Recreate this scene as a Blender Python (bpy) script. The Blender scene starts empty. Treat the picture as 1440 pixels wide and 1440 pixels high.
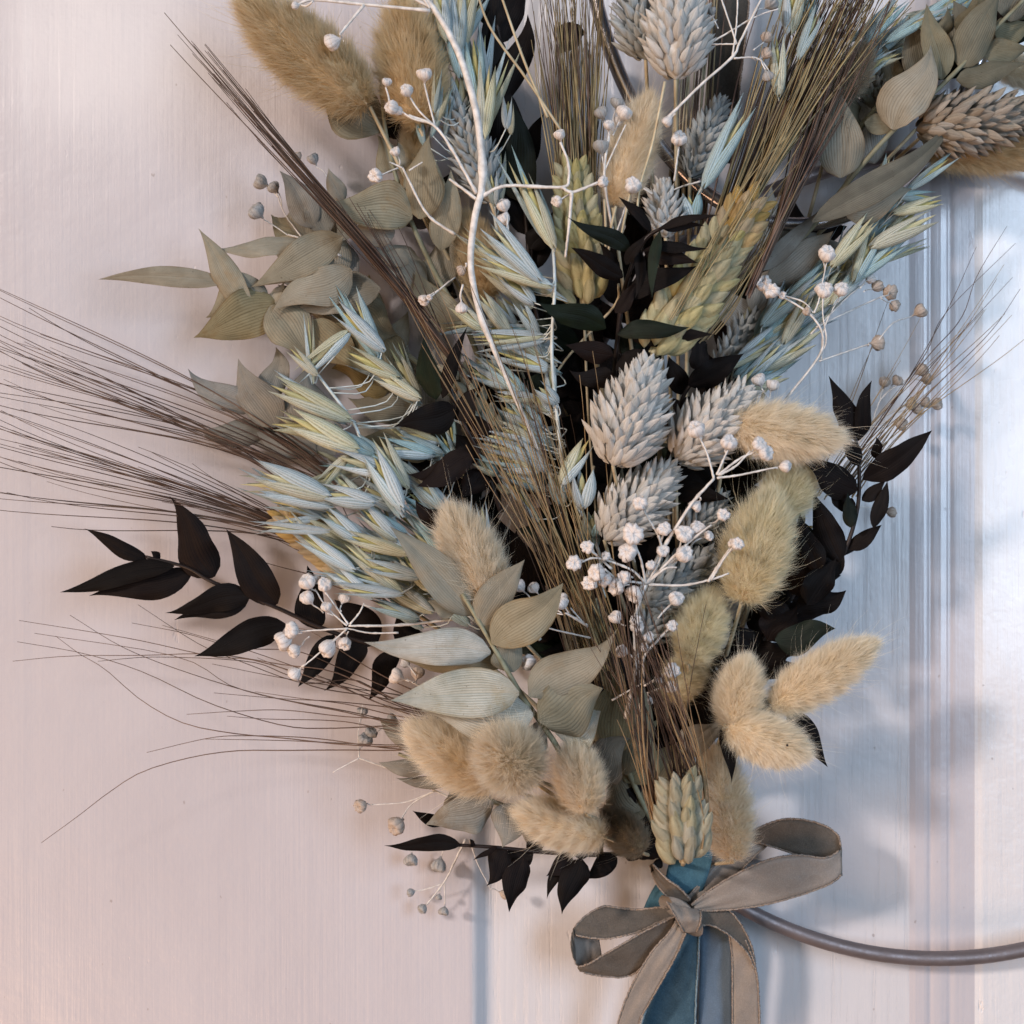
import bpy, math, random
import numpy as np
from mathutils import Vector, Matrix
random.seed(7); rng = np.random.default_rng(7)
scene = bpy.context.scene
COL = scene.collection

# ------------------------------------------------------------ camera
CAM_D = 0.60                      # metres from the door
VIEW_W = 0.42                     # width of door seen, metres
S = VIEW_W / 1440.0
cam = bpy.data.cameras.new('camera'); camo = bpy.data.objects.new('camera', cam); COL.objects.link(camo)
camo.location = (0, -CAM_D, 0); camo.rotation_euler = (math.radians(90), 0, 0)
cam.sensor_width = 36; cam.lens = 36 * CAM_D / VIEW_W
cam.clip_start = 0.01; cam.clip_end = 50
cam.dof.use_dof = True; cam.dof.focus_distance = CAM_D - 0.05; cam.dof.aperture_fstop = 13
scene.camera = camo

# ------------------------------------------------------------ light
SUN_DIR = Vector((1.0, 1.02, -0.52)).normalized()       # where the warm light travels
az_from = math.atan2(-SUN_DIR.x, -SUN_DIR.y); el = math.asin(-SUN_DIR.z)
world = bpy.data.worlds.new('World'); scene.world = world; world.use_nodes = True
nt = world.node_tree
sky = nt.nodes.new('ShaderNodeTexSky'); sky.sky_type = 'NISHITA'; sky.sun_disc = False
sky.sun_elevation = el; sky.sun_rotation = az_from
bg = nt.nodes['Background']; bg.inputs['Strength'].default_value = 0.04
nt.links.new(sky.outputs[0], bg.inputs['Color'])
sun = bpy.data.lights.new('sun', 'SUN'); sun.energy = 2.05; sun.angle = math.radians(5.5); sun.color = (1.0, 0.86, 0.79)
suno = bpy.data.objects.new('sun', sun); COL.objects.link(suno)
suno.rotation_euler = SUN_DIR.to_track_quat('-Z', 'Y').to_euler()
# the cool window light from the right
win = bpy.data.lights.new('window_light', 'AREA'); win.shape = 'RECTANGLE'; win.size = 0.50; win.size_y = 0.9
win.energy = 18; win.color = (0.60, 0.78, 1.0)
wino = bpy.data.objects.new('window_light', win); COL.objects.link(wino)
wino.location = (0.90, -1.45, 0.20)
wino.rotation_euler = (Vector((0.05, 0, 0.0)) - wino.location).to_track_quat('-Z', 'Y').to_euler()
lamp = bpy.data.lights.new('added_gloss_lamp', 'AREA'); lamp.shape = 'DISK'; lamp.size = 0.30; lamp.energy = 2.6; lamp.color = (1.0, 0.90, 0.80)  # added unseen lamp, aimed so its reflection lands on the upper left of the door
lampo = bpy.data.objects.new('added_gloss_lamp', lamp); COL.objects.link(lampo); lampo.location = (-0.66, -1.75, 0.76)
lampo.rotation_euler = (Vector((-0.1, 0, 0.0)) - lampo.location).to_track_quat('-Z', 'Y').to_euler()
warm = bpy.data.lights.new('warm_lamp', 'AREA'); warm.shape = 'DISK'; warm.size = 0.5; warm.energy = 7.5; warm.color = (1.0, 0.60, 0.36)
warmo = bpy.data.objects.new('warm_lamp', warm); COL.objects.link(warmo); warmo.location = (-0.70, -0.62, -0.72)
warmo.rotation_euler = (Vector((-0.12, 0, -0.20)) - warmo.location).to_track_quat('-Z', 'Y').to_euler()
scene.view_settings.view_transform = 'Standard'; scene.view_settings.look = 'None'
scene.view_settings.exposure = 0.0; scene.view_settings.gamma = 1
scene.cycles.max_bounces = 6; scene.cycles.diffuse_bounces = 3; scene.cycles.glossy_bounces = 2
scene.cycles.transmission_bounces = 4; scene.cycles.caustics_reflective = False
scene.cycles.use_denoising = True

# ------------------------------------------------------------ placing helpers
def P(x, y, z=0.0):
    """a point seen at photo position x,y, standing z millimetres in front of the door"""
    z = z / 1000.0; f = (CAM_D - z) / CAM_D
    return np.array([(x - 720) * S * f, -z, (720 - y) * S * f])
def MM(w, z=40):                       # pixels -> metres at height z
    return w * S * (CAM_D - z / 1000.0) / CAM_D
def unit(v):
    v = np.asarray(v, float); n = np.linalg.norm(v); return v / n if n > 1e-12 else v
FRONT = np.array([0, -1.0, 0])

def spline(pts, n):
    pts = [np.asarray(p, float) for p in pts]
    if len(pts) == 2:
        return np.array([pts[0] + (pts[1] - pts[0]) * i / (n - 1) for i in range(n)])
    q = [2 * pts[0] - pts[1]] + pts + [2 * pts[-1] - pts[-2]]
    L = len(pts) - 1; out = []
    for i in range(n):
        t = i / (n - 1) * L; k = min(int(t), L - 1); u = t - k
        a, b, c, d = q[k], q[k + 1], q[k + 2], q[k + 3]
        out.append(0.5 * (2 * b + (c - a) * u + (2 * a - 5 * b + 4 * c - d) * u * u + (3 * b - a - 3 * c + d) * u ** 3))
    return np.array(out)

# ------------------------------------------------------------ objects
def thing(name, label, cat, loc=None, group=None):
    o = bpy.data.objects.new(name, None); COL.objects.link(o)
    o.empty_display_size = 0.01
    o.location = Vector(loc) if loc is not None else Vector((0, 0, 0))
    o['label'] = label; o['category'] = cat
    if group: o['group'] = group
    return o
class Geo:
    """collects grids (with uv) for one mesh object"""
    def __init__(s): s.v = []; s.f = []; s.uv = []; s.n = 0
    def grid(s, pts, closed=False, uv=None):          # pts (nv, nu, 3)
        nv, nu, _ = pts.shape
        s.v.append(pts.reshape(-1, 3)); o = s.n; s.n += nv * nu
        m = nu if closed else nu - 1
        for j in range(nv - 1):
            for i in range(m):
                i2 = (i + 1) % nu
                s.f.append((o + j * nu + i, o + j * nu + i2, o + (j + 1) * nu + i2, o + (j + 1) * nu + i))
                u0, u1 = i / m, (i + 1) / m; v0, v1 = j / (nv - 1), (j + 1) / (nv - 1)
                s.uv += [(u0, v0), (u1, v0), (u1, v1), (u0, v1)]
        return s
    def tube(s, path, r0, r1=None, nu=6, cap=True):
        path = np.asarray(path); n = len(path); r1 = r0 if r1 is None else r1
        tan = np.gradient(path, axis=0); rings = []
        ref = unit(np.cross(tan[0], [0.3, 1, 0.2]))
        for i in range(n):
            t = unit(tan[i]); ref = unit(ref - t * np.dot(ref, t)); b = np.cross(t, ref)
            r = r0(i / (n - 1)) if callable(r0) else r0 + (r1 - r0) * i / (n - 1)
            a = np.arange(nu) * 2 * math.pi / nu
            rings.append(path[i] + r * (np.cos(a)[:, None] * ref + np.sin(a)[:, None] * b))
        if cap:
            rings = [np.repeat(path[:1], nu, 0)] + rings + [np.repeat(path[-1:], nu, 0)]
        return s.grid(np.array(rings), closed=True)
    def mesh(s, name, mat, smooth=True, origin=None):
        me = bpy.data.meshes.new(name)
        v = np.concatenate(s.v)
        if origin is not None: v = v - np.asarray(origin)
        me.from_pydata(v.tolist(), [], s.f)
        uvl = me.uv_layers.new(name='UVMap'); uvl.data.foreach_set('uv', np.array(s.uv, dtype=np.float32).ravel())
        if smooth: me.polygons.foreach_set('use_smooth', [True] * len(me.polygons))
        me.materials.append(mat); me.update()
        return me
def add(name, me, parent=None, mat4=None, loc=None):
    o = bpy.data.objects.new(name, me); COL.objects.link(o)
    if parent is not None: o.parent = parent
    if mat4 is not None: o.matrix_local = mat4
    elif loc is not None: o.location = loc
    return o
def part(name, geo, mat, parent, smooth=True):
    return add(name, geo.mesh(name, mat, smooth, np.array(parent.location)), parent)
def frame(pos, zax, front=FRONT, scale=(1, 1, 1), roll=0.0, origin=(0, 0, 0)):
    z = unit(zax); y = -(np.asarray(front) - z * np.dot(front, z)); y = unit(y); x = np.cross(y, z)
    c, s_ = math.cos(roll), math.sin(roll); x, y = x * c + y * s_, y * c - x * s_
    p = np.asarray(pos) - np.asarray(origin)
    return Matrix(((x[0] * scale[0], y[0] * scale[1], z[0] * scale[2], p[0]),
                   (x[1] * scale[0], y[1] * scale[1], z[1] * scale[2], p[1]),
                   (x[2] * scale[0], y[2] * scale[1], z[2] * scale[2], p[2]), (0, 0, 0, 1)))

# ------------------------------------------------------------ materials
class N:
    def __init__(s, name):
        s.m = bpy.data.materials.new(name); s.m.use_nodes = True; s.t = s.m.node_tree
        s.b = s.t.nodes['Principled BSDF']; s.out = s.t.nodes['Material Output']
    def n(s, kind, **kw):
        d = s.t.nodes.new('ShaderNode' + kind)
        for k, v in kw.items():
            if k in d.inputs: d.inputs[k].default_value = v
            else: setattr(d, k, v)
        return d
    def l(s, a, b): s.t.links.new(a, b)
    def math(s, op, a, b=None):
        d = s.n('Math'); d.operation = op
        for i, x in enumerate((a, b)):
            if x is None: continue
            if isinstance(x, (int, float)): d.inputs[i].default_value = x
            else: s.l(x, d.inputs[i])
        return d.outputs[0]
    def mix(s, fac, a, b, mode='MIX'):
        d = s.n('Mix'); d.data_type = 'RGBA'; d.blend_type = mode
        for k, x in ((0, fac), (6, a), (7, b)):
            if isinstance(x, (int, float)): d.inputs[k].default_value = x
            elif isinstance(x, tuple): d.inputs[k].default_value = (*x[:3], 1)
            else: s.l(x, d.inputs[k])
        return d.outputs[2]
    def ramp(s, x, stops):
        d = s.n('ValToRGB'); e = d.color_ramp.elements
        while len(e) < len(stops): e.new(0.5)
        for q, (p, c) in zip(e, stops):
            q.position = p; q.color = (c, c, c, 1) if isinstance(c, (int, float)) else (*c, 1)
        s.l(x, d.inputs[0]); return d.outputs[0]
    def noise(s, scale, vec=None, detail=4, rough=0.55, sc=None):
        d = s.n('TexNoise'); d.inputs['Scale'].default_value = scale; d.inputs['Detail'].default_value = detail
        d.inputs['Roughness'].default_value = rough
        if vec is None: vec = s.n('TexCoord').outputs['Object']
        if sc is not None:
            mp = s.n('Mapping'); mp.inputs['Scale'].default_value = sc; s.l(vec, mp.inputs[0]); vec = mp.outputs[0]
        s.l(vec, d.inputs['Vector']); return d.outputs['Fac']
    def bump(s, h, strength, dist, nrm=None):
        d = s.n('Bump'); d.inputs['Strength'].default_value = strength; d.inputs['Distance'].default_value = dist
        s.l(h, d.inputs['Height'])
        if nrm is not None: s.l(nrm, d.inputs['Normal'])
        return d.outputs[0]

def blade_mat(name, ca, cb, vein, nveins, rough=0.6, var=0.25, transl=0.2, spot=None, bump=0.6, midrib=True, dist=0.0003, tipc=None, spec=0.3, vk=0.85, vp=0.6):
    """dried leaf, bract or husk: parallel veins that run to the tip, mottling, a little light through"""
    k = N(name); uv = k.n('UVMap').outputs[0]; sep = k.n('SeparateXYZ'); k.l(uv, sep.inputs[0]); u, v = sep.outputs[0], sep.outputs[1]
    inf = k.n('ObjectInfo').outputs['Random']
    obj = k.n('TexCoord').outputs['Object']
    loc = k.n('ObjectInfo').outputs['Location']
    vadd = k.n('VectorMath'); vadd.operation = 'ADD'; k.l(obj, vadd.inputs[0]); k.l(loc, vadd.inputs[1]); vec = vadd.outputs[0]
    wob = k.noise(220, vec, 2)
    ph = k.math('ADD', k.math('MULTIPLY', u, nveins * 6.283), k.math('MULTIPLY', wob, 2.2))
    w = k.math('POWER', k.math('ABSOLUTE', k.math('SINE', k.math('MULTIPLY', ph, 0.5))), vp)     # narrow dark grooves
    fine = k.noise(1.0, uv, 3, 0.7, sc=(nveins * 3.1, 3.0, 1))
    mott = k.noise(130, vec, 5, 0.6)
    col = k.mix(k.ramp(mott, [(0.35, 0.0), (0.65, 1.0)]), ca, cb)
    col = k.mix(k.math('MULTIPLY', k.math('MULTIPLY', k.math('SUBTRACT', 1.0, w), k.ramp(k.noise(45, vec, 3), [(0.3, 0.35), (0.7, 1.0)])), vk), col, vein)
    col = k.mix(k.math('MULTIPLY', k.ramp(fine, [(0.4, 0.0), (0.7, 1.0)]), 0.35), col, tuple(min(1, x * 1.35) for x in cb))
    if spot:
        col = k.mix(k.math('MULTIPLY', k.ramp(k.noise(60, vec, 6, 0.75), [(0.56, 0.0), (0.72, 1.0)]), 0.7), col, spot)
        col = k.mix(k.math('MULTIPLY', k.ramp(k.noise(900, vec, 2), [(0.68, 0.0), (0.74, 1.0)]), 0.5), col, tuple(x * 0.35 for x in spot))
    if spot:
        edge = k.math('MULTIPLY', k.math('ABSOLUTE', k.math('SUBTRACT', u, 0.5)), 2.0)
        edge = k.math('ADD', edge, k.math('MULTIPLY', k.math('SUBTRACT', k.noise(90, vec, 3), 0.5), 0.35))
        col = k.mix(k.math('MULTIPLY', k.ramp(edge, [(0.88, 0.0), (1.0, 1.0)]), 0.55), col, tuple(x * 0.8 for x in spot))
    if tipc: col = k.mix(k.ramp(v, [(0.55, 0.0), (1.0, 0.85)]), col, tipc)
    val = k.n('HueSaturation'); k.l(col, val.inputs['Color'])
    k.l(k.math('ADD', k.math('MULTIPLY', inf, var * 2), 1 - var), val.inputs['Value'])
    k.l(k.math('ADD', k.math('MULTIPLY', k.math('FRACT', k.math('MULTIPLY', inf, 7.3)), 0.5), 0.75), val.inputs['Saturation'])
    k.l(val.outputs[0], k.b.inputs['Base Color']); k.b.inputs['Roughness'].default_value = rough
    k.b.inputs['Specular IOR Level'].default_value = spec
    h = k.math('ADD', w, k.math('MULTIPLY', fine, 0.8))
    if midrib:
        mid = k.math('MULTIPLY', k.math('ABSOLUTE', k.math('SUBTRACT', u, 0.5)), 26.0)
        h = k.math('ADD', h, k.math('MULTIPLY', k.math('MINIMUM', mid, 1.0), 1.2))
    h = k.math('ADD', h, k.math('MULTIPLY', mott, 1.5))
    k.l(k.bump(h, bump, dist), k.b.inputs['Normal'])
    if transl:
        tr = k.n('BsdfTranslucent'); k.l(val.outputs[0], tr.inputs[0]); mx = k.n('MixShader'); mx.inputs[0].default_value = transl
        k.l(k.b.outputs[0], mx.inputs[1]); k.l(tr.outputs[0], mx.inputs[2]); k.l(mx.outputs[0], k.out.inputs[0])
    return k.m
def plain(name, c, c2=None, rough=0.6, scale=200, bump=0.3, metal=0.0, dist=0.0003, var=0.2, sc=None, spec=0.3, mixr=(0.35, 0.65)):
    k = N(name); nz = k.noise(scale, None, 5, 0.6, sc)
    col = k.mix(k.ramp(nz, [(mixr[0], 0.0), (mixr[1], 1.0)]), c, c2 or tuple(x * 0.7 for x in c))
    hs = k.n('HueSaturation'); k.l(col, hs.inputs['Color'])
    k.l(k.math('ADD', k.math('MULTIPLY', k.n('ObjectInfo').outputs['Random'], var * 2), 1 - var), hs.inputs['Value'])
    k.l(hs.outputs[0], k.b.inputs['Base Color'])
    k.b.inputs['Roughness'].default_value = rough; k.b.inputs['Metallic'].default_value = metal
    k.b.inputs['Specular IOR Level'].default_value = spec
    k.l(k.bump(nz, bump, dist), k.b.inputs['Normal'])
    return k.m

M = {}
M['sage'] = blade_mat('dried_sage_leaf', (0.225, 0.205, 0.152), (0.300, 0.278, 0.215), (0.130, 0.108, 0.070), 17, spot=(0.25, 0.18, 0.10), var=0.16, transl=0.12, bump=0.45)
M['pale'] = blade_mat('pale_sage_leaf', (0.375, 0.368, 0.310), (0.54, 0.54, 0.485), (0.185, 0.168, 0.120), 20, spot=(0.33, 0.26, 0.15), var=0.10, transl=0.12, bump=0.65)
M['olive'] = blade_mat('olive_leaf', (0.200, 0.165, 0.095), (0.270, 0.235, 0.145), (0.11, 0.09, 0.05), 17, spot=(0.20, 0.13, 0.06), var=0.14, transl=0.12, bump=0.45)
M['shade_olive'] = blade_mat('shaded_olive_leaf', (0.125, 0.115, 0.078), (0.185, 0.172, 0.122), (0.065, 0.058, 0.036), 17, spot=(0.14, 0.10, 0.05), var=0.2, transl=0.1, bump=0.5)  # olive leaf with the shade of the top right corner darkened into its colour
M['greyleaf'] = blade_mat('grey_leaf', (0.20, 0.190, 0.165), (0.28, 0.27, 0.24), (0.10, 0.095, 0.085), 17, spot=(0.17, 0.13, 0.09), var=0.18, transl=0.10, bump=0.45)
M['dark'] = blade_mat('black_leaf', (0.0055, 0.0032, 0.0030), (0.009, 0.006, 0.0052), (0.003, 0.002, 0.002), 13, rough=0.6, var=0.35, transl=0.0, bump=0.35, spec=0.10)
M['darkgreen'] = blade_mat('black_green_leaf', (0.006, 0.008, 0.005), (0.010, 0.016, 0.010), (0.004, 0.004, 0.003), 13, rough=0.5, var=0.35, transl=0.0, bump=0.25, spec=0.10)
M['glume'] = blade_mat('blue_oat_husk', (0.52, 0.67, 0.74), (0.78, 0.85, 0.88), (0.17, 0.26, 0.25), 6, vk=1.0, vp=1.0, var=0.14, transl=0.15, midrib=False, bump=0.8, dist=0.0004)
M['glume_y'] = blade_mat('yellow_oat_husk', (0.62, 0.60, 0.34), (0.76, 0.80, 0.72), (0.24, 0.23, 0.10), 6, vk=1.0, vp=1.0, var=0.14, transl=0.15, midrib=False, bump=0.8, dist=0.0004)
M['glume_b'] = blade_mat('deep_blue_oat_husk', (0.33, 0.54, 0.63), (0.60, 0.76, 0.80), (0.18, 0.22, 0.13), 6, vk=1.0, vp=1.0, var=0.2, transl=0.15, midrib=False, bump=0.8, dist=0.0004)
M['floret'] = blade_mat('oat_seed', (0.58, 0.50, 0.22), (0.66, 0.62, 0.36), (0.36, 0.29, 0.10), 4, var=0.2, transl=0.1, midrib=False, dist=0.0004)
M['bract'] = blade_mat('grass_bract', (0.54, 0.525, 0.50), (0.69, 0.675, 0.645), (0.38, 0.36, 0.33), 3, var=0.12, transl=0.22, midrib=True, bump=0.5)
M['bract_blue'] = blade_mat('blue_grey_bract', (0.34, 0.37, 0.38), (0.47, 0.50, 0.50), (0.22, 0.24, 0.25), 3, var=0.15, transl=0.2, bump=0.5)
M['bract_brown'] = blade_mat('brown_grey_bract', (0.25, 0.215, 0.175), (0.36, 0.32, 0.27), (0.14, 0.11, 0.085), 3, var=0.2, transl=0.15, bump=0.5)
M['grain'] = blade_mat('wheat_husk', (0.54, 0.46, 0.21), (0.70, 0.63, 0.38), (0.26, 0.21, 0.07), 5, var=0.14, transl=0.08, midrib=False, bump=0.9, dist=0.0005)
M['grain_tan'] = blade_mat('tan_wheat_husk', (0.60, 0.42, 0.19), (0.68, 0.52, 0.28), (0.36, 0.22, 0.08), 5, var=0.15, transl=0.08, midrib=False, bump=0.9, dist=0.0005)
M['grain_pale'] = blade_mat('pale_wheat_husk', (0.45, 0.40, 0.27), (0.58, 0.53, 0.38), (0.24, 0.19, 0.11), 5, var=0.14, transl=0.08, midrib=False, bump=0.9, dist=0.0005)
M['awn'] = plain('brown_awn', (0.060, 0.034, 0.026), (0.13, 0.085, 0.060), rough=0.45, scale=60, var=0.45)
M['awn_gold'] = plain('golden_awn', (0.33, 0.225, 0.115), (0.19, 0.12, 0.065), rough=0.45, scale=60, var=0.45)
M['awn_olive'] = plain('olive_awn', (0.34, 0.265, 0.135), (0.20, 0.15, 0.080), rough=0.45, scale=60, var=0.4)
M['white_stem'] = plain('white_stem', (0.74, 0.71, 0.68), (0.50, 0.47, 0.44), scale=350, var=0.06, bump=0.4)
M['straw'] = plain('straw_stem', (0.50, 0.43, 0.30), (0.36, 0.29, 0.18), scale=200)
M['green_stem'] = plain('sage_stem', (0.27, 0.27, 0.19), (0.20, 0.18, 0.11), scale=200)
M['dark_stem'] = plain('black_stem', (0.016, 0.010, 0.009), (0.028, 0.018, 0.015), scale=200, rough=0.4)
M['blue_stem'] = plain('blue_white_stem', (0.58, 0.63, 0.64), (0.45, 0.47, 0.42), scale=250)

def bud_mat(name, c1, c2, crease):
    k = N(name); g = k.n('NewGeometry').outputs['Pointiness']
    nz = k.noise(3.0, None, 5, 0.7)
    col = k.mix(k.ramp(nz, [(0.35, 0.0), (0.7, 1.0)]), c1, c2)
    uv = k.n('UVMap').outputs[0]; sep = k.n('SeparateXYZ'); k.l(uv, sep.inputs[0])
    w = k.math('ABSOLUTE', k.math('SINE', k.math('ADD', k.math('MULTIPLY', sep.outputs[0], 3.1416 * 9), k.math('MULTIPLY', nz, 3.0))))
    cr = k.ramp(w, [(0.0, 1.0), (0.28, 0.0)])
    col = k.mix(k.math('MULTIPLY', cr, 0.6), col, crease)
    k.l(col, k.b.inputs['Base Color']); k.b.inputs['Roughness'].default_value = 0.75; k.b.inputs['Specular IOR Level'].default_value = 0.15
    h = k.math('ADD', k.math('MULTIPLY', w, 0.5), k.noise(9.0, None, 4, 0.7))
    k.l(k.bump(h, 0.6, 0.0006), k.b.inputs['Normal'])
    return k.m
M['bud'] = bud_mat('white_bud', (0.78, 0.74, 0.72), (0.66, 0.60, 0.57), (0.33, 0.27, 0.25))
M['bud_tan'] = bud_mat('tan_bud', (0.52, 0.44, 0.38), (0.40, 0.33, 0.28), (0.20, 0.15, 0.12))
M['bud_grey'] = bud_mat('grey_bud', (0.42, 0.41, 0.40), (0.32, 0.31, 0.30), (0.16, 0.15, 0.15))

def fur_mat(name, root, tip):
    k = N(name); uv = k.n('UVMap').outputs[0]; sep = k.n('SeparateXYZ'); k.l(uv, sep.inputs[0])
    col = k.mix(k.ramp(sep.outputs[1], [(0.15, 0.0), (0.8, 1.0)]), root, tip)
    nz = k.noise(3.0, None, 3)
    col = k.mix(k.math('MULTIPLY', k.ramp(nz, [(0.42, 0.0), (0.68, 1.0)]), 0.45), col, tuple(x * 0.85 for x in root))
    hs = k.n('HueSaturation'); k.l(col, hs.inputs['Color'])
    k.l(k.math('ADD', k.math('MULTIPLY', k.n('ObjectInfo').outputs['Random'], 0.14), 0.93), hs.inputs['Value'])
    d = k.n('BsdfDiffuse'); t = k.n('BsdfTranslucent'); mx = k.n('MixShader'); mx.inputs[0].default_value = 0.45
    k.l(hs.outputs[0], d.inputs[0]); k.l(hs.outputs[0], t.inputs[0])
    k.l(d.outputs[0], mx.inputs[1]); k.l(t.outputs[0], mx.inputs[2]); k.l(mx.outputs[0], k.out.inputs[0])
    return k.m
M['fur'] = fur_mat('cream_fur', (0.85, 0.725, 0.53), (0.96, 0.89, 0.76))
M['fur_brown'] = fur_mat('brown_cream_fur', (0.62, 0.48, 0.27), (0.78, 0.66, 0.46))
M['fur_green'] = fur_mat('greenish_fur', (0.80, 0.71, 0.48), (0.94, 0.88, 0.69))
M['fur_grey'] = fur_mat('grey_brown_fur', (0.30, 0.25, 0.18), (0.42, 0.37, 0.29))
M['fur_core'] = plain('seed_core', (0.70, 0.54, 0.33), (0.60, 0.45, 0.26), scale=300)

# velvet / satin cloth
def cloth(name, c, c2, velvet, weave=900):
    k = N(name); nz = k.noise(180, None, 5, 0.7); f = k.noise(2500, None, 2)
    col = k.mix(k.ramp(nz, [(0.3, 0.0), (0.7, 1.0)]), c, c2)
    col = k.mix(k.math('MULTIPLY', k.ramp(f, [(0.45, 0.0), (0.7, 1.0)]), 0.35), col, tuple(min(1, x * 1.6) for x in c2))
    k.l(col, k.b.inputs['Base Color']); k.b.inputs['Roughness'].default_value = 0.85 if velvet else 0.42
    k.b.inputs['Specular IOR Level'].default_value = 0.1 if velvet else 0.35
    if velvet:
        k.b.inputs['Sheen Weight'].default_value = 0.12; k.b.inputs['Sheen Roughness'].default_value = 0.45
        k.b.inputs['Sheen Tint'].default_value = (*[min(1, x * 3) for x in c2], 1)
        k.l(k.bump(k.math('ADD', f, k.math('MULTIPLY', nz, 2.5)), 0.6, 0.0004), k.b.inputs['Normal'])
    else:
        uv = k.n('UVMap').outputs[0]; mp = k.n('Mapping'); mp.inputs['Scale'].default_value = (38, 150, 1); k.l(uv, mp.inputs[0])
        wv = k.n('TexChecker'); wv.inputs['Scale'].default_value = 1.0; k.l(mp.outputs[0], wv.inputs[0])
        hh = k.math('ADD', k.math('ADD', wv.outputs['Fac'], f), k.math('MULTIPLY', k.noise(110, None, 3), 5.0))
        k.l(k.bump(hh, 0.45, 0.0003), k.b.inputs['Normal'])
    return k.m
M['velvet'] = cloth('brown_velvet', (0.080, 0.069, 0.059), (0.115, 0.100, 0.086), True)
M['satin'] = cloth('brown_satin', (0.190, 0.168, 0.150), (0.225, 0.200, 0.180), False)
M['blue_velvet'] = cloth('blue_velvet', (0.034, 0.085, 0.120), (0.065, 0.145, 0.190), True)
M['slate_velvet'] = cloth('slate_blue_velvet', (0.030, 0.062, 0.090), (0.055, 0.105, 0.145), True)
M['blue_satin'] = cloth('blue_satin', (0.085, 0.125, 0.175), (0.105, 0.150, 0.205), False)
M['trim'] = plain('woven_edge', (0.32, 0.265, 0.225), (0.15, 0.12, 0.10), scale=1500, bump=0.8, var=0.05)
M['trim_blue'] = plain('blue_woven_edge', (0.20, 0.28, 0.33), (0.12, 0.18, 0.22), scale=1500, bump=0.8, var=0.05)
k = N('hoop_metal'); k.b.inputs['Metallic'].default_value = 0.5; k.b.inputs['Roughness'].default_value = 0.48
k.l(k.mix(k.noise(90, None, 5, 0.7), (0.15, 0.125, 0.125), (0.23, 0.19, 0.19)), k.b.inputs['Base Color'])
k.l(k.bump(k.noise(700, None, 4), 0.35, 0.0003), k.b.inputs['Normal']); k.l(k.ramp(k.noise(260, None, 5, 0.7), [(0.3, 0.36), (0.7, 0.62)]), k.b.inputs['Roughness']); M['metal'] = k.m
k = N('bright_hoop_metal'); k.b.inputs['Metallic'].default_value = 0.9; k.b.inputs['Roughness'].default_value = 0.22
k.l(k.mix(k.noise(90, None, 5, 0.7), (0.34, 0.30, 0.30), (0.46, 0.42, 0.42)), k.b.inputs['Base Color']); M['metal2'] = k.m

# white gloss paint, brushed on in vertical strokes
def paint(name, c, c2, rough, streak, grain=False):
    k = N(name); o = k.n('TexCoord').outputs['Object']
    s1 = k.noise(1.0, o, 4, 0.65, sc=(520, 1, 9)); s2 = k.noise(1.0, o, 5, 0.7, sc=(1400, 1, 40)); s3 = k.noise(40, o, 4, 0.6); s4 = k.noise(420, o, 3, 0.6)
    col = k.mix(k.ramp(k.noise(1.0, o, 5, 0.6, sc=(14, 1, 5)), [(0.3, 0.0), (0.7, 1.0)]), c, c2)
    col = k.mix(k.math('MULTIPLY', k.ramp(s2, [(0.55, 0.0), (0.8, 1.0)]), 0.16), col, tuple(x * 0.8 for x in c))
    # scuffs and specks of dirt
    col = k.mix(k.math('MULTIPLY', k.ramp(k.noise(330, o, 2, 0.5, sc=(1, 1, 0.6)), [(0.745, 0.0), (0.775, 1.0)]), 0.55), col, (0.25, 0.20, 0.18))
    k.l(col, k.b.inputs['Base Color']); k.b.inputs['Specular IOR Level'].default_value = 0.5
    k.l(k.math('ADD', k.math('MULTIPLY', s3, 0.12), rough - 0.06), k.b.inputs['Roughness'])
    mk = k.ramp(k.noise(9, o, 3), [(0.35, 0.25), (0.65, 1.0)])
    h = k.math('MULTIPLY', k.math('ADD', k.math('MULTIPLY', s1, 1.2), k.math('MULTIPLY', s2, 0.45)), mk)
    h = k.math('ADD', h, k.math('MULTIPLY', s3, 3.2)); h = k.math('ADD', h, k.math('MULTIPLY', s4, 0.22))
    # a few dents and chips
    h = k.math('SUBTRACT', h, k.math('MULTIPLY', k.ramp(k.noise(150, o, 3, 0.6, sc=(1, 1, 0.35)), [(0.70, 0.0), (0.76, 1.0)]), 1.5))
    if grain:
        g = k.noise(1.0, o, 6, 0.75, sc=(230, 1, 5)); cr = k.ramp(g, [(0.40, 0.0), (0.46, 1.0)])
        h = k.math('ADD', h, k.math('MULTIPLY', cr, 1.6))
    k.l(k.bump(h, streak, 0.0006), k.b.inputs['Normal'])
    k.b.inputs['Coat Weight'].default_value = 0.5; k.b.inputs['Coat Roughness'].default_value = 0.15
    return k.m
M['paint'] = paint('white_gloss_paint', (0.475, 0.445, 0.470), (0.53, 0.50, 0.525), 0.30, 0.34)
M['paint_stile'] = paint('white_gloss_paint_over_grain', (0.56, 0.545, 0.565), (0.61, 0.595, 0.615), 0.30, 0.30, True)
M['paint_glossy'] = paint('white_glossy_runny_paint', (0.64, 0.62, 0.63), (0.69, 0.67, 0.68), 0.27, 0.6)

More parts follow.
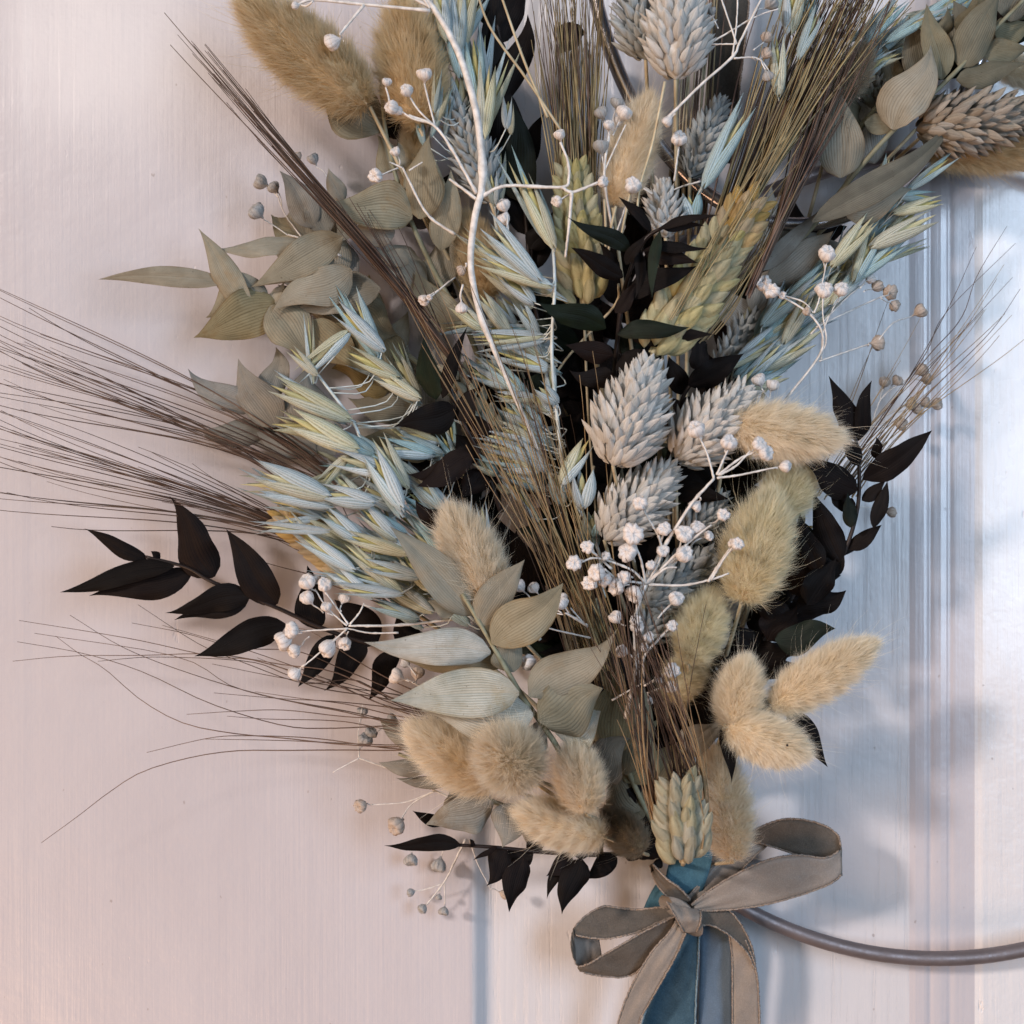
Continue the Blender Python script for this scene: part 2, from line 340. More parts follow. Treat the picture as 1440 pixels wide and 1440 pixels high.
# ------------------------------------------------------------ the door
door = thing('panelled_door', 'white gloss painted wooden door with vertical brush strokes behind the whole dried bouquet', 'door')
def profile(name, xs, mat):
    """vertical boarding: list of (x photo, height mm) extruded up and down"""
    g = Geo(); zs = np.linspace(-0.42, 0.42, 15)
    pts = np.array([[[(x - 720) * S, -d / 1000.0, z] for x, d in xs] for z in zs])
    g.grid(pts); o = part(name, g, mat, door, smooth=False)
    b = o.modifiers.new('bevel', 'BEVEL'); b.width = 0.0009; b.segments = 3; b.limit_method = 'ANGLE'; b.angle_limit = math.radians(12)
    return o
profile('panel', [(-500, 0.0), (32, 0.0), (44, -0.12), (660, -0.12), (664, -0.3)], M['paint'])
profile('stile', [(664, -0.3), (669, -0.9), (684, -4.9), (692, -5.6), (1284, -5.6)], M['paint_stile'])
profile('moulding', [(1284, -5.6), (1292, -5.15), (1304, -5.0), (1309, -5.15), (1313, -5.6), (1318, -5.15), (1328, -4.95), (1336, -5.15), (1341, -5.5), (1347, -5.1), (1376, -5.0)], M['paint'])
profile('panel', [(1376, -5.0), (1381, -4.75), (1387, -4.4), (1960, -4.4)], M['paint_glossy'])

# ------------------------------------------------------------ metal hoops
def hoop(label, cx, cy, R, z, r, mat, tall=1.0):
    c = P(cx, cy, z); t = thing('metal_hoop', label, 'hoop', c, 'metal hoops of the wreath')
    a = np.linspace(0, 2 * math.pi, 181)[:-1]; Rm = MM(R, z)
    nu = 14; b = np.arange(nu) * 2 * math.pi / nu
    pts = np.array([[[c[0] + (Rm + r * math.cos(q)) * math.cos(p), c[1] + r * math.sin(q), c[2] + (Rm * tall + r * math.cos(q)) * math.sin(p)] for q in b] for p in np.append(a, a[0])])
    g = Geo().grid(pts, closed=True); o = part('ring', g, mat, t); return t
hoop('lower grey metal hoop running under the ribbon bow and off the right edge', 1320, 783, 565, 9, 0.0030, M['metal'])
hoop('upper bright metal hoop crossing diagonally behind the fluffy heads at top centre', 1120, -164, 300, 30, 0.0029, M['metal2'], 1.60)

# ------------------------------------------------------------ canonical small pieces (shared meshes)
def blade_grid(L, W, nv, nu, a=0.6, b=1.0, cup=0.5, bow=0.0, keel=0.0, end=1.0):
    vm = a / (a + b); pts = np.zeros((nv, nu, 3))
    for j in range(nv):
        v = j / (nv - 1); vv = min(max(v, 0.002), 0.998)
        f = (vv / vm) ** a * ((1 - vv) / (1 - vm)) ** b
        for i in range(nu):
            u = 2 * i / (nu - 1) - 1
            x = u * f * W / 2; y = -bow * math.sin(math.pi * v) * L + cup * (u * u - 1) * f * W / 2 * -1 * -1 - keel * (1 - abs(u)) * f * W / 2
            pts[j, i] = (x, y, v * L)
    return pts
def closed_grid(L, W, T, nv, nu, a=0.6, b=0.9):
    vm = a / (a + b); pts = np.zeros((nv, nu, 3))
    for j in range(nv):
        v = j / (nv - 1); vv = min(max(v, 0.001), 0.999); f = (vv / vm) ** a * ((1 - vv) / (1 - vm)) ** b
        for i in range(nu):
            q = 2 * math.pi * i / nu + math.pi / 2
            ridge = 1 + 0.10 * math.cos(6 * q)
            pts[j, i] = (math.cos(q) * f * W / 2 * ridge, math.sin(q) * f * T / 2 * ridge, v * L)
    return pts
ME = {}
for mk in ('glume', 'glume_y', 'glume_b'):
    ME[mk] = [Geo().grid(blade_grid(1, w, 9, 6, a, b, cup=0.75, bow=bw)).mesh('glume', M[mk]) for w, a, b, bw in ((0.22, 0.62, 1.25, 0.03), (0.19, 0.5, 1.45, 0.05), (0.25, 0.7, 1.15, 0.02))]
ME['floret'] = Geo().grid(closed_grid(1, 0.20, 0.17, 8, 8, 0.6, 1.1), True).mesh('spikelet', M['floret'])
for mk in ('bract', 'bract_blue', 'bract_brown'):
    ME[mk] = [Geo().grid(blade_grid(1, w, 7, 5, 0.60, 0.9, cup=0.55, bow=bw, keel=0.25)).mesh('bract', M[mk]) for w, bw in ((0.42, -0.05), (0.36, -0.10), (0.47, -0.02))]
def grain_grid(fat, sk):
    g = closed_grid(1, fat, fat * 0.8, 8, 10, 0.55, 0.75)
    for j in range(g.shape[0]):
        v = j / 7; g[j, :, 0] += sk * math.sin(math.pi * v); g[j, :, 1] -= 0.05 * math.sin(math.pi * v)
    return g
for mk in ('grain', 'grain_tan', 'grain_pale'):
    ME[mk] = [Geo().grid(grain_grid(f, s), True).mesh('grain', M[mk]) for f, s in ((0.44, 0.03), (0.40, -0.03), (0.48, 0.0))]
def bud_mesh(seed, mat):
    r_ = random.Random(seed); nv, nu = 13, 22; pts = np.zeros((nv, nu, 3)); n = r_.choice((7, 8, 9)); lobes = [r_.uniform(0.85, 1.1) for _ in range(nu)]
    ph = [r_.uniform(0, 6.28) for _ in range(4)]
    prof = [(0.10, -1.35), (0.16, -1.1), (0.42, -0.88), (0.74, -0.62), (0.95, -0.25), (1.0, 0.05), (0.97, 0.32), (0.84, 0.55), (0.66, 0.68), (0.50, 0.64), (0.34, 0.56), (0.18, 0.62), (0.02, 0.60)]
    for j, (r, z) in enumerate(prof):
        for i in range(nu):
            q = 2 * math.pi * i / nu
            k_ = min(1, max(0, j - 2) / 4.0)
            w = 1 + 0.19 * k_ * math.cos(n * q + ph[0] + j * 0.15) * (0.6 + 0.4 * math.sin(2 * q + ph[1])) + 0.08 * k_ * math.sin(3 * q + ph[2]) + r_.uniform(-.06, .06) * k_
            pts[j, i] = (r * w * math.cos(q), r * w * math.sin(q), z + 0.08 * k_ * math.sin(2 * q + ph[3]) + r_.uniform(-.03, .03) * k_)
    return Geo().grid(pts, True).mesh('bud', mat)
for mk in ('bud', 'bud_tan', 'bud_grey'):
    ME[mk] = [bud_mesh(s, M[mk]) for s in range(4)]

# fluffy seed heads: one fur mesh per aspect, width 1, axis +Z
def fur_mesh(aspect, nh, mat, seed, hl=0.30, open_=1.0, hw=0.0040):
    r_ = np.random.default_rng(seed)
    t = r_.uniform(0.0, 1.0, nh * 2); prof = lambda q: np.sin(np.pi * np.clip(q, 0, 1) ** 0.80) ** 0.55
    keep = r_.uniform(0, 1, nh * 2) < (0.25 + 0.75 * prof(t)); t = t[keep][:nh]; n = len(t)
    th = r_.uniform(0, 2 * np.pi, n)
    R = 0.25; L = aspect - 0.24
    rad = np.stack([np.cos(th), np.sin(th), np.zeros(n)], 1)
    # outward normal, incl. ends
    zc = (t - 0.45) * 2.0
    base = rad * (R * prof(t))[:, None]; base[:, 2] = 0.06 + t * (L - 0.02)
    out = rad * np.clip(1 - np.abs(zc) ** 3 * 0.8, 0.1, 1)[:, None]; out[:, 2] = np.sign(zc) * np.abs(zc) ** 2.4
    out /= np.linalg.norm(out, axis=1)[:, None]
    # clumps: neighbouring hairs lean the same way
    cl = np.stack([np.sin(th * 5 + t * 17 + s) * np.cos(t * 23 - th * 3 + s * 2) for s in (0.3, 1.9, 4.1)], 1) * 0.30
    d0 = out * 0.95 * open_ + np.array([0, 0, 0.32]) + cl + r_.normal(0, 0.20, (n, 3)); d0 /= np.linalg.norm(d0, axis=1)[:, None]
    d1 = out * 0.35 * open_ + np.array([0, 0, 0.85]) + cl + r_.normal(0, 0.30, (n, 3)); d1 /= np.linalg.norm(d1, axis=1)[:, None]
    ln = hl * r_.uniform(0.55, 1.05, n)
    stray = r_.uniform(0, 1, n) < 0.013; ln[stray] *= r_.uniform(1.5, 3.0, stray.sum())
    K = 4; pts = np.zeros((n, K, 3)); pts[:, 0] = base
    for k_ in range(1, K):
        f = (k_ - 0.5) / (K - 1); d = d0 * (1 - f) + d1 * f
        pts[:, k_] = pts[:, k_ - 1] + d * (ln / (K - 1))[:, None]
    side = np.cross(d0, r_.normal(0, 1, (n, 3))); side /= np.linalg.norm(side, axis=1)[:, None]
    w = np.array([1.0, 0.85, 0.6, 0.15]) * hw / 2
    V = np.zeros((n, K, 2, 3)); V[:, :, 0] = pts - side[:, None] * w[None, :, None]; V[:, :, 1] = pts + side[:, None] * w[None, :, None]
    me = bpy.data.meshes.new('fur'); nvtx = n * K * 2
    me.vertices.add(nvtx); me.vertices.foreach_set('co', V.reshape(-1).astype(np.float32))
    nf = n * (K - 1); me.loops.add(nf * 4); me.polygons.add(nf)
    i0 = (np.arange(n) * K * 2)[:, None] + (np.arange(K - 1) * 2)[None]
    lv = np.stack([i0, i0 + 1, i0 + 3, i0 + 2], -1).reshape(-1)
    me.loops.foreach_set('vertex_index', lv.astype(np.int32)); me.polygons.foreach_set('loop_start', (np.arange(nf) * 4).astype(np.int32))
    uvl = me.uv_layers.new(name='UVMap'); v0 = np.tile(np.arange(K - 1) / (K - 1), n); v1 = v0 + 1 / (K - 1)
    u_ = np.repeat(r_.uniform(0, 1, n), K - 1)
    uv = np.stack([np.stack([u_, v0], -1), np.stack([u_, v0], -1), np.stack([u_, v1], -1), np.stack([u_, v1], -1)], 1)
    uvl.data.foreach_set('uv', uv.reshape(-1).astype(np.float32))
    me.polygons.foreach_set('use_smooth', [True] * nf); me.materials.append(mat); me.update(); me.validate()
    return me
def core_mesh(aspect):
    nv, nu = 10, 12; pts = np.zeros((nv, nu, 3))
    for j in range(nv):
        v = j / (nv - 1); r = 0.27 * max(0.001, math.sin(math.pi * v ** 0.8)) ** 0.6
        for i in range(nu): pts[j, i] = (r * math.cos(i * 2 * math.pi / nu), r * math.sin(i * 2 * math.pi / nu), 0.04 + v * (aspect - 0.24))
    return Geo().grid(pts, True).mesh('seed_head', M['fur_core'])
FUR = {}
ASP = {'round': 1.12, 'mid': 1.45, 'long': 2.0}
def fur(asp, mk):
    if (asp, mk) not in FUR:
        FUR[(asp, mk)] = (fur_mesh(ASP[asp], {'round': 15000, 'mid': 17000, 'long': 19000}[asp], M[mk], len(FUR) + 3), core_mesh(ASP[asp]))
    return FUR[(asp, mk)]
BIND = (958, 1222, 12)
def stem_to_bind(g, b, z, r=0.0007, bend=None):
    mx = bend or ((b[0] * 0.45 + BIND[0] * 0.55), (b[1] * 0.55 + BIND[1] * 0.45))
    if b[0] > 1180 and b[1] < 300:       # these travel along the top branch, then down inside the bouquet
        g.tube(spline([P(b[0], b[1], z), P(1150, 330, z * .6), P(1060, 440, 16), P(1000, 600, 10), P(*BIND)], 22), r, r * 1.2, nu=6); return
    path = spline([P(b[0], b[1], z), P(b[0] * .8 + mx[0] * .2, b[1] * .8 + mx[1] * .2, z * .8), P(mx[0], mx[1], 10), P(*BIND)], 14)
    g.tube(path, r, r * 1.2, nu=6)

def bunny(label, b, t, w, z, mk='fur', dz=0, tilt=0.0, stem=True, bend=None):
    """bunny tail grass head from its base b to its tip t, w photo pixels wide"""
    w = w * 1.10; B, T = P(*b, z), P(*t, z + dz); T = T + (T - B) * 0.04; o = thing('bunny_tail_grass', label, 'bunny tail', B, 'bunny tail grass heads')
    L = np.linalg.norm(T - B); W = MM(w, z); asp = L / W
    key = 'round' if asp < 1.25 else 'mid' if asp < 1.7 else 'long'
    fm, cm = fur(key, mk)
    m4 = frame(B, T - B, FRONT, (W, W, L / ASP[key]), random.uniform(0, 6.28), B)
    h = add('seed_head', cm, o, m4); f = add('fur', fm, o, m4); f['kind'] = 'stuff'
    if stem:
        g = Geo(); stem_to_bind(g, b, z, bend=bend); part('stem', g, M['straw'], o)
    return o
def canary(label, b, t, w, z, mk='bract', dz=0, n=None, stem=True, front_tilt=0.0):
    """canary grass head: pointed papery bracts overlapping round an egg-shaped head"""
    B, T = P(*b, z), P(*t, z + dz); o = thing('canary_grass', label, 'grass head', B, 'canary grass heads')
    ax = unit(T - B); L = np.linalg.norm(T - B); W = MM(w, z)
    x = unit(np.cross(ax, FRONT)); y = np.cross(ax, x)
    n = int((n or 150) * 1.35); n = min(n, 290); bl = W * 0.345
    Lc = L - bl * 0.75
    g = Geo(); pts = np.zeros((9, 10, 3))
    for j in range(9):
        v = j / 8; r = 0.30 * W * max(0.01, math.sin(math.pi * v ** 0.65)) ** 0.7
        for i in range(10):
            q = i * 2 * math.pi / 10; pts[j, i] = B + ax * (v * Lc) + r * (math.cos(q) * x + math.sin(q) * y)
    part('core', g.grid(pts, True), M[mk], o)
    for i in range(n):
        if random.random() < .06: continue
        v = (i + 0.5) / n; v = v ** 0.92; q = i * 2.39996
        r = 0.30 * W * max(0.02, math.sin(math.pi * v ** 0.65)) ** 0.7
        rad = math.cos(q) * x + math.sin(q) * y
        pos = B + ax * (v * Lc) + rad * r * 0.95
        opn = 1.20 - 0.80 * v + random.uniform(-0.12, 0.12)
        d = unit(ax + rad * opn + rng.normal(0, 0.11, 3))
        s_ = bl * random.uniform(0.75, 1.2) * (1.0 - 0.18 * abs(v - 0.4))
        add('bract', random.choice(ME[mk]), o, frame(pos, d, rad - ax * 0.3, (s_, s_, s_), random.uniform(-.35, .35), B))
    if stem:
        g = Geo(); stem_to_bind(g, b, z); part('stem', g, M['straw'], o)
    return o
def awn(o, pts, r, mat):
    g = Geo(); g.tube(pts, r, r * 0.35, nu=4, cap=False); return part('awn', g, mat, o)
def awns(o, A0, A1, za, T0, T1, zt, n, mat, r=0.00030, dirn=None, bow=0.04, jit=14, cross=0.25, short=0.25, za_j=4):
    for i in range(n):
        s_ = random.random(); s2 = min(1, max(0, s_ + random.gauss(0, cross)))
        a = P(A0[0] + (A1[0] - A0[0]) * s_ + random.gauss(0, 3), A0[1] + (A1[1] - A0[1]) * s_ + random.gauss(0, 3), za + random.uniform(-za_j, za_j))
        t = P(T0[0] + (T1[0] - T0[0]) * s2 + random.gauss(0, jit), T0[1] + (T1[1] - T0[1]) * s2 + random.gauss(0, jit), zt + random.uniform(-5, 7))
        t = a + (t - a) * (1 - random.random() ** 2 * short)
        d = t - a; L = np.linalg.norm(d); side = unit(np.cross(d, FRONT))
        d0 = unit(np.array([dirn[0], 0, -dirn[1]])) if dirn is not None else unit(d)
        k_ = random.gauss(0, bow)
        c1 = a + d0 * L * 0.33 + FRONT * L * random.gauss(0, 0.012); c2 = t - unit(d) * L * 0.33 + side * k_ * L
        q = np.linspace(0, 1, 15)[:, None]
        pts = (1 - q) ** 3 * a + 3 * (1 - q) ** 2 * q * c1 + 3 * (1 - q) * q * q * c2 + q ** 3 * t
        awn(o, pts, r * random.uniform(0.75, 1.15), mat)
def wheat(label, b, t, w, z, mk='grain', tipmk=None, rows=11, dz=0, stem=True, sides=(-70, -24, 24, 70)):
    B, T = P(*b, z), P(*t, z + dz); o = thing('bearded_wheat', label, 'wheat ear', B, 'bearded wheat ears')
    ax = unit(T - B); L = np.linalg.norm(T - B); W = MM(w, z); sd = unit(np.cross(ax, FRONT)); fr = unit(FRONT - ax * np.dot(FRONT, ax))
    gl = 0.66 * W
    for i in range(rows):
        for k_, ph in enumerate(sides):
            v = (i + (0.5 if k_ % 2 else 0.0)) / rows
            tap = 1 - 0.45 * max(0, v - 0.35); q = math.radians(ph)
            rad = math.sin(q) * sd + math.cos(q) * fr
            pos = B + ax * (v * (L - gl * 0.8)) + rad * (0.15 if abs(ph) < 45 else 0.20) * W * tap
            d = unit(ax + rad * 0.30 + sd * (0.30 * (1 if ph > 0 else -1) * (0.25 if abs(ph) < 45 else 1.0)) + rng.normal(0, 0.05, 3))
            mm = tipmk if (tipmk and v > 0.70 + random.uniform(-.06, .06)) else mk
            s_ = gl * random.uniform(0.92, 1.1) * tap
            add('grain', random.choice(ME[mm]), o, frame(pos, d, fr, (s_, s_, s_), random.uniform(-.3, .3), B))
    g = Geo().tube(spline([B, B + ax * (L - gl)], 5), 0.10 * W, 0.05 * W, nu=8); part('rachis', g, M[mk], o)
    if stem:
        g = Geo(); stem_to_bind(g, b, z, r=0.0009); part('stem', g, M['straw'], o)
    return o
def leaf(o, b, t, w, z0, z1=None, mk='sage', bow=None, side=None, roll=None, cup=None, a=None, c=None, name='leaf', ripple=0.065, petiole=True):
    z1 = z0 if z1 is None else z1
    bow = random.uniform(0.02, 0.08) if bow is None else bow; side = random.uniform(-.05, .05) if side is None else side
    roll = random.uniform(-.35, .35) if roll is None else roll; cup = random.uniform(.15, .4) if cup is None else cup
    a = a or random.uniform(.6, .75); c = c or random.uniform(1.15, 1.5); w = w * (0.96 if mk.startswith('dark') else 1.14)
    B, T = P(*b, z0), P(*t, z1); ax = unit(T - B); L = np.linalg.norm(T - B)
    fr = unit(FRONT - ax * np.dot(FRONT, ax)); sd = np.cross(ax, fr)
    cr, sr = math.cos(roll), math.sin(roll); fr, sd = fr * cr + sd * sr, sd * cr - fr * sr
    W = MM(w, (z0 + z1) / 2) / max(0.6, cr); vm = a / (a + c); nv, nu = 15, 9; pts = np.zeros((nv, nu, 3))
    ph = [random.uniform(0, 6.28) for _ in range(4)]; tw = random.uniform(-1.0, 1.0); sk = random.uniform(-.12, .12); fd = random.uniform(0.0, 0.22)
    for j in range(nv):
        v = j / (nv - 1); vv = min(max(v, 0.003), 0.999); f = (vv / vm) ** a * ((1 - vv) / (1 - vm)) ** c
        ct, st = math.cos(tw * (v - .4)), math.sin(tw * (v - .4)); s2, f2 = sd * ct + fr * st, fr * ct - sd * st
        cen = B + ax * (L * v) + fr * (bow * L * math.sin(math.pi * v)) + sd * (side * L * math.sin(math.pi * v) + sk * W * math.sin(2 * math.pi * v))
        for i in range(nu):
            u = 2 * i / (nu - 1) - 1; hw = f * W / 2
            rp = ripple * W * (math.sin(v * 11 + ph[0] + u * 2) + 0.6 * math.sin(v * 19 + ph[1])) * u * u * f
            pts[j, i] = cen + s2 * (u * hw * (1 - 0.25 * cup * u * u)) + f2 * (-cup * hw * u * u + fd * hw * abs(u) + 0.06 * hw * (abs(u) < 0.1) * -1 + rp)
    return part(name, Geo().grid(pts), M[mk], o)
def ruscus(label, stem, leaves, z, mk='dark', group='black ruscus branches', stem_mk='dark_stem', r=0.0011, name='ruscus_branch', cat='leafy branch', extra=None):
    """stem: list of (x,y[,z]); leaves: (bx,by,tx,ty,w[,z0,z1,mk])"""
    pts = [P(p[0], p[1], p[2] if len(p) > 2 else z) for p in stem]
    o = thing(name, label, cat, pts[-1], group)
    g = Geo().tube(spline(pts, 8 * len(pts)), r, r * 0.6, nu=7)
    part('stem', g, M[stem_mk], o)
    for lf in leaves:
        bx, by, tx, ty, w = lf[:5]; z0 = lf[5] if len(lf) > 5 and lf[5] is not None else z + random.uniform(-2, 5)
        z1 = lf[6] if len(lf) > 6 and lf[6] is not None else z0 + random.uniform(-3, 6)
        leaf(o, (bx, by), (tx, ty), w, z0, z1, lf[7] if len(lf) > 7 else mk)
    return o
def auto_leaves(stem, n, ln, w, z, zj=5, mks=('dark',), ang=(25, 60)):
    out = []; L = len(stem) - 1
    for i in range(n):
        t = (i + random.random() * .6) / n * L; k_ = min(int(t), L - 1); u = t - k_
        x = stem[k_][0] + (stem[k_ + 1][0] - stem[k_][0]) * u; y = stem[k_][1] + (stem[k_ + 1][1] - stem[k_][1]) * u
        dx, dy = stem[k_ + 1][0] - stem[k_][0], stem[k_ + 1][1] - stem[k_][1]; a = math.atan2(dy, dx) + math.radians(random.uniform(*ang)) * (1 if i % 2 else -1)
        l_ = ln * random.uniform(.75, 1.2); z0 = z + random.uniform(-zj, zj)
        out.append((x, y, x + math.cos(a) * l_, y + math.sin(a) * l_, w * random.uniform(.8, 1.15), max(4, z0), max(4, z0 + random.uniform(-4, 7)), random.choice(mks)))
    return out
def oats(label, stem, spk, z, mat='blue_stem', r=0.0006):
    """spk: (tipx,tipy,basex,basey,w[,kind,z]) kind: b white-blue, d deep blue, y yellow"""
    pts = [P(p[0], p[1], p[2] if len(p) > 2 else z - 4) for p in stem]; path = spline(pts, 10 * len(pts))
    o = thing('oat_sprig', label, 'oat sprig', pts[-1], 'dyed oat sprigs'); O = np.array(o.location)
    g = Geo().tube(path, r * 1.2, r, nu=6)
    extra = [(x[0] + random.gauss(0, 16), x[1] + random.gauss(0, 16), x[2] + random.gauss(0, 13), x[3] + random.gauss(0, 13), x[4] * random.uniform(.6, .85), random.choice('bdy'), (x[6] if len(x) > 6 else z) - random.uniform(5, 12)) for x in list(spk[:40]) * 2 if len(spk) > 12 and random.random() < .75]
    for s_ in spk + extra:
        tx, ty, bx, by, w = s_[:5]; kd = s_[5] if len(s_) > 5 else random.choice('bbyd'); zz = s_[6] if len(s_) > 6 else z + random.uniform(-3, 4)
        w *= 0.74; tx += (tx - bx) * .10; ty += (ty - by) * .10; B, T = P(bx, by, zz), P(tx, ty, zz + random.uniform(-2, 6)); d = T - B; L = np.linalg.norm(d); ax = unit(d)
        W = MM(w, zz); sx = min(2.2, W / L / 0.30)
        roll = random.uniform(-.5, .5)
        fm_ = frame(B + d * 0.03, ax, FRONT, (L * .80 * sx, L * .80 * sx, L * (.93 if kd == 'y' else .80)), roll, O); fl = add('spikelet', ME['floret'], o, fm_)
        mk = {'b': 'glume', 'd': 'glume_b', 'y': 'glume_y'}[kd]
        sd = unit(np.cross(ax, FRONT)); inv = fm_.inverted()
        for q, sg in enumerate((-1, 1)):
            gd = unit(ax + sd * sg * (0.07 + random.uniform(0, .09)) + FRONT * 0.02)
            m_ = frame(B + sd * sg * W * 0.10 + FRONT * 0.0003 * (1 + q), gd, unit(FRONT + sd * sg * random.uniform(0.35, 0.9)), (L * sx, L * sx, L * random.uniform(.9, 1.0)), 0, O)
            mk2 = mk if random.random() < .75 else random.choice(('glume', 'glume_y'))
            add('glume', random.choice(ME[mk2]), fl, inv @ m_)
        if random.random() < .5:
            m_ = frame(B - FRONT * 0.0004, unit(ax + rng.normal(0, .08, 3)), FRONT, (L * sx, L * sx, L * .9), roll + 3.1, O); add('glume', random.choice(ME[mk]), fl, inv @ m_)
        # pedicel to the nearest point of the stem, a little further down
        dist = np.linalg.norm(path - B, axis=1) ; k_ = int(np.argmin(dist)); k_ = max(0, k_ - 2) if np.linalg.norm(path[0] - B) < np.linalg.norm(path[-1] - B) else min(len(path) - 1, k_ + 1)
        if dist.min() < 0.03:
            Q = path[k_]; mid = (B + Q) / 2 - ax * 0.25 * np.linalg.norm(B - Q)
            g.tube(spline([Q, mid, B + ax * L * 0.05], 7), r * 0.45, r * 0.4, nu=5)
    part('stem', g, M[mat], o)
    return o
def sprig(label, stems, buds, z, mat='white_stem', bud='bud', r=0.0006, name='white_bud_sprig', group='white bud sprigs', gauge=1.0):
    """stems: lists of (x,y[,z]); buds: (x,y,r,nx,ny[,z]) joined by a fine stalk to node nx,ny"""
    first = stems[0]; O = P(first[0][0], first[0][1], first[0][2] if len(first[0]) > 2 else z)
    o = thing(name, label, 'flower sprig', O, group); g = Geo()
    for i, st in enumerate(stems):
        pts = [P(p[0], p[1], p[2] if len(p) > 2 else z) for p in st]
        path = spline(pts, 7 * len(pts)); rr = r * (1.0 if i == 0 else 0.62 if r < .001 else .5) * gauge; path = path + rng.normal(0, 0.00004, path.shape)
        g.tube(path, (lambda q, rr=rr, big=(i == 0 and r > .001): rr * ((0.62 + 0.5 * math.sin(math.pi * q ** .8)) if big else 1 - 0.3 * q) * (1 + 0.35 * max(0, math.sin(q * 17 + 1)) ** 12)), nu=6)
    for bd in buds:
        x, y, rb, nx, ny = bd[:5]; zb = bd[5] if len(bd) > 5 else z + random.uniform(0, 6); mk = bd[6] if len(bd) > 6 else bud
        C = P(x, y, zb); Q = P(nx, ny, z); R = MM(rb, zb) * 0.93; d = C - Q; L = np.linalg.norm(d)
        ax = unit(unit(d) + FRONT * random.uniform(0.1, 0.9) + rng.normal(0, .15, 3)); E = C - ax * R * 1.3
        mid = (Q + E) / 2 + rng.normal(0, 0.04 * L, 3)
        g.tube(spline([Q, mid, E - ax * L * .03, E], 10), min(r, .0008) * 0.5 * gauge, min(r, .0008) * 0.45 * gauge, nu=5)
        s_ = R * random.uniform(0.93, 1.1)
        add('bud', random.choice(ME[mk]), o, frame(C, ax, FRONT if abs(np.dot(ax, FRONT)) < .95 else np.array([0, 0, 1.0]), (s_ * random.uniform(.9, 1.1), s_, s_ * random.uniform(.85, 1.1)), random.uniform(0, 6.28), O))
    part('stem', g, M[mat], o)
    return o
def strip(name, A, B, mat, parent, nu=9, n=30, fold=0.0, trim=None, thick=0.0005, nf=2.0):
    """a length of ribbon between two edges, each a list of (x,y,z)"""
    a = spline([P(*p) for p in A], n); b = spline([P(*p) for p in B], n); pts = np.zeros((n, nu, 3)); wob_ = random.uniform(0, 6)
    for i in range(nu):
        u = i / (nu - 1); pts[:, i] = a * (1 - u) + b * u
        v = np.linspace(0, 1, n)[:, None]
        pts[:, i] += FRONT * (fold * math.sin(u * math.pi * 2 * nf) * (1 - v) ** 1.5 + 0.0004 * np.sin(v * 14 + u * 4 + wob_) * math.sin(math.pi * u))
    o = part(name, Geo().grid(pts), mat, parent); s_ = o.modifiers.new('thickness', 'SOLIDIFY'); s_.thickness = thick; s_.offset = 0
    if trim:
        for e, q in ((pts[:, 0], 0), (pts[:, -1], 1)):
            e2 = spline(list(e[::2]), 150) + rng.normal(0, 0.00009, (150, 3)) + FRONT * 0.0003
            g = Geo().tube(e2, lambda q: 0.00040 + 0.00013 * math.sin(q * 480) , 0.0004, nu=5); t = g.mesh('selvedge', trim, True, np.array(parent.location)); add('selvedge', t, o)
    return o

# ============================================================ ribbons
t = thing('hanging_ribbon', 'dark brown velvet ribbon hanging straight down from the top edge beside the grey grass head', 'ribbon', P(1030, -60, 14))
strip('ribbon_band', [(1005, -70, 14), (1004, 20, 14), (996, 120, 13), (988, 230, 12)], [(1056, -70, 13), (1052, 20, 13), (1040, 120, 12), (1030, 230, 11)], M['velvet'], t, trim=M['trim'])

t = thing('blue_ribbon', 'blue velvet ribbon bound round the stems with two tails hanging below the brown bow', 'ribbon', P(960, 1240, 16))
strip('binding', [(946, 1196, 16), (938, 1225, 22), (930, 1262, 20)], [(1003, 1180, 18), (1000, 1215, 24), (985, 1262, 22)], M['blue_velvet'], t, fold=0.0014, trim=None, nf=3)
strip('binding', [(925, 1240, 13), (912, 1262, 15), (902, 1285, 12)], [(952, 1238, 16), (950, 1262, 18), (945, 1290, 16)], M['blue_velvet'], t, fold=0.0012, nf=2)
strip('tail', [(950, 1296, 18), (935, 1345, 14), (915, 1400, 11), (897, 1460, 9), (885, 1520, 8)], [(984, 1296, 20), (982, 1345, 17), (979, 1400, 14), (977, 1460, 12), (975, 1520, 11)], M['slate_velvet'], t, trim=M['trim_blue'], fold=0.0008)
strip('tail', [(984, 1298, 15), (984, 1345, 13), (983, 1400, 11), (982, 1460, 10), (981, 1520, 9)], [(1030, 1298, 15), (1031, 1345, 13), (1031, 1400, 11), (1032, 1460, 10), (1032, 1520, 9)], M['blue_satin'], t)

t = thing('ribbon_bow', 'brown grey velvet ribbon bow with satin backing tied over the blue stem binding', 'bow', P(962, 1285, 26))
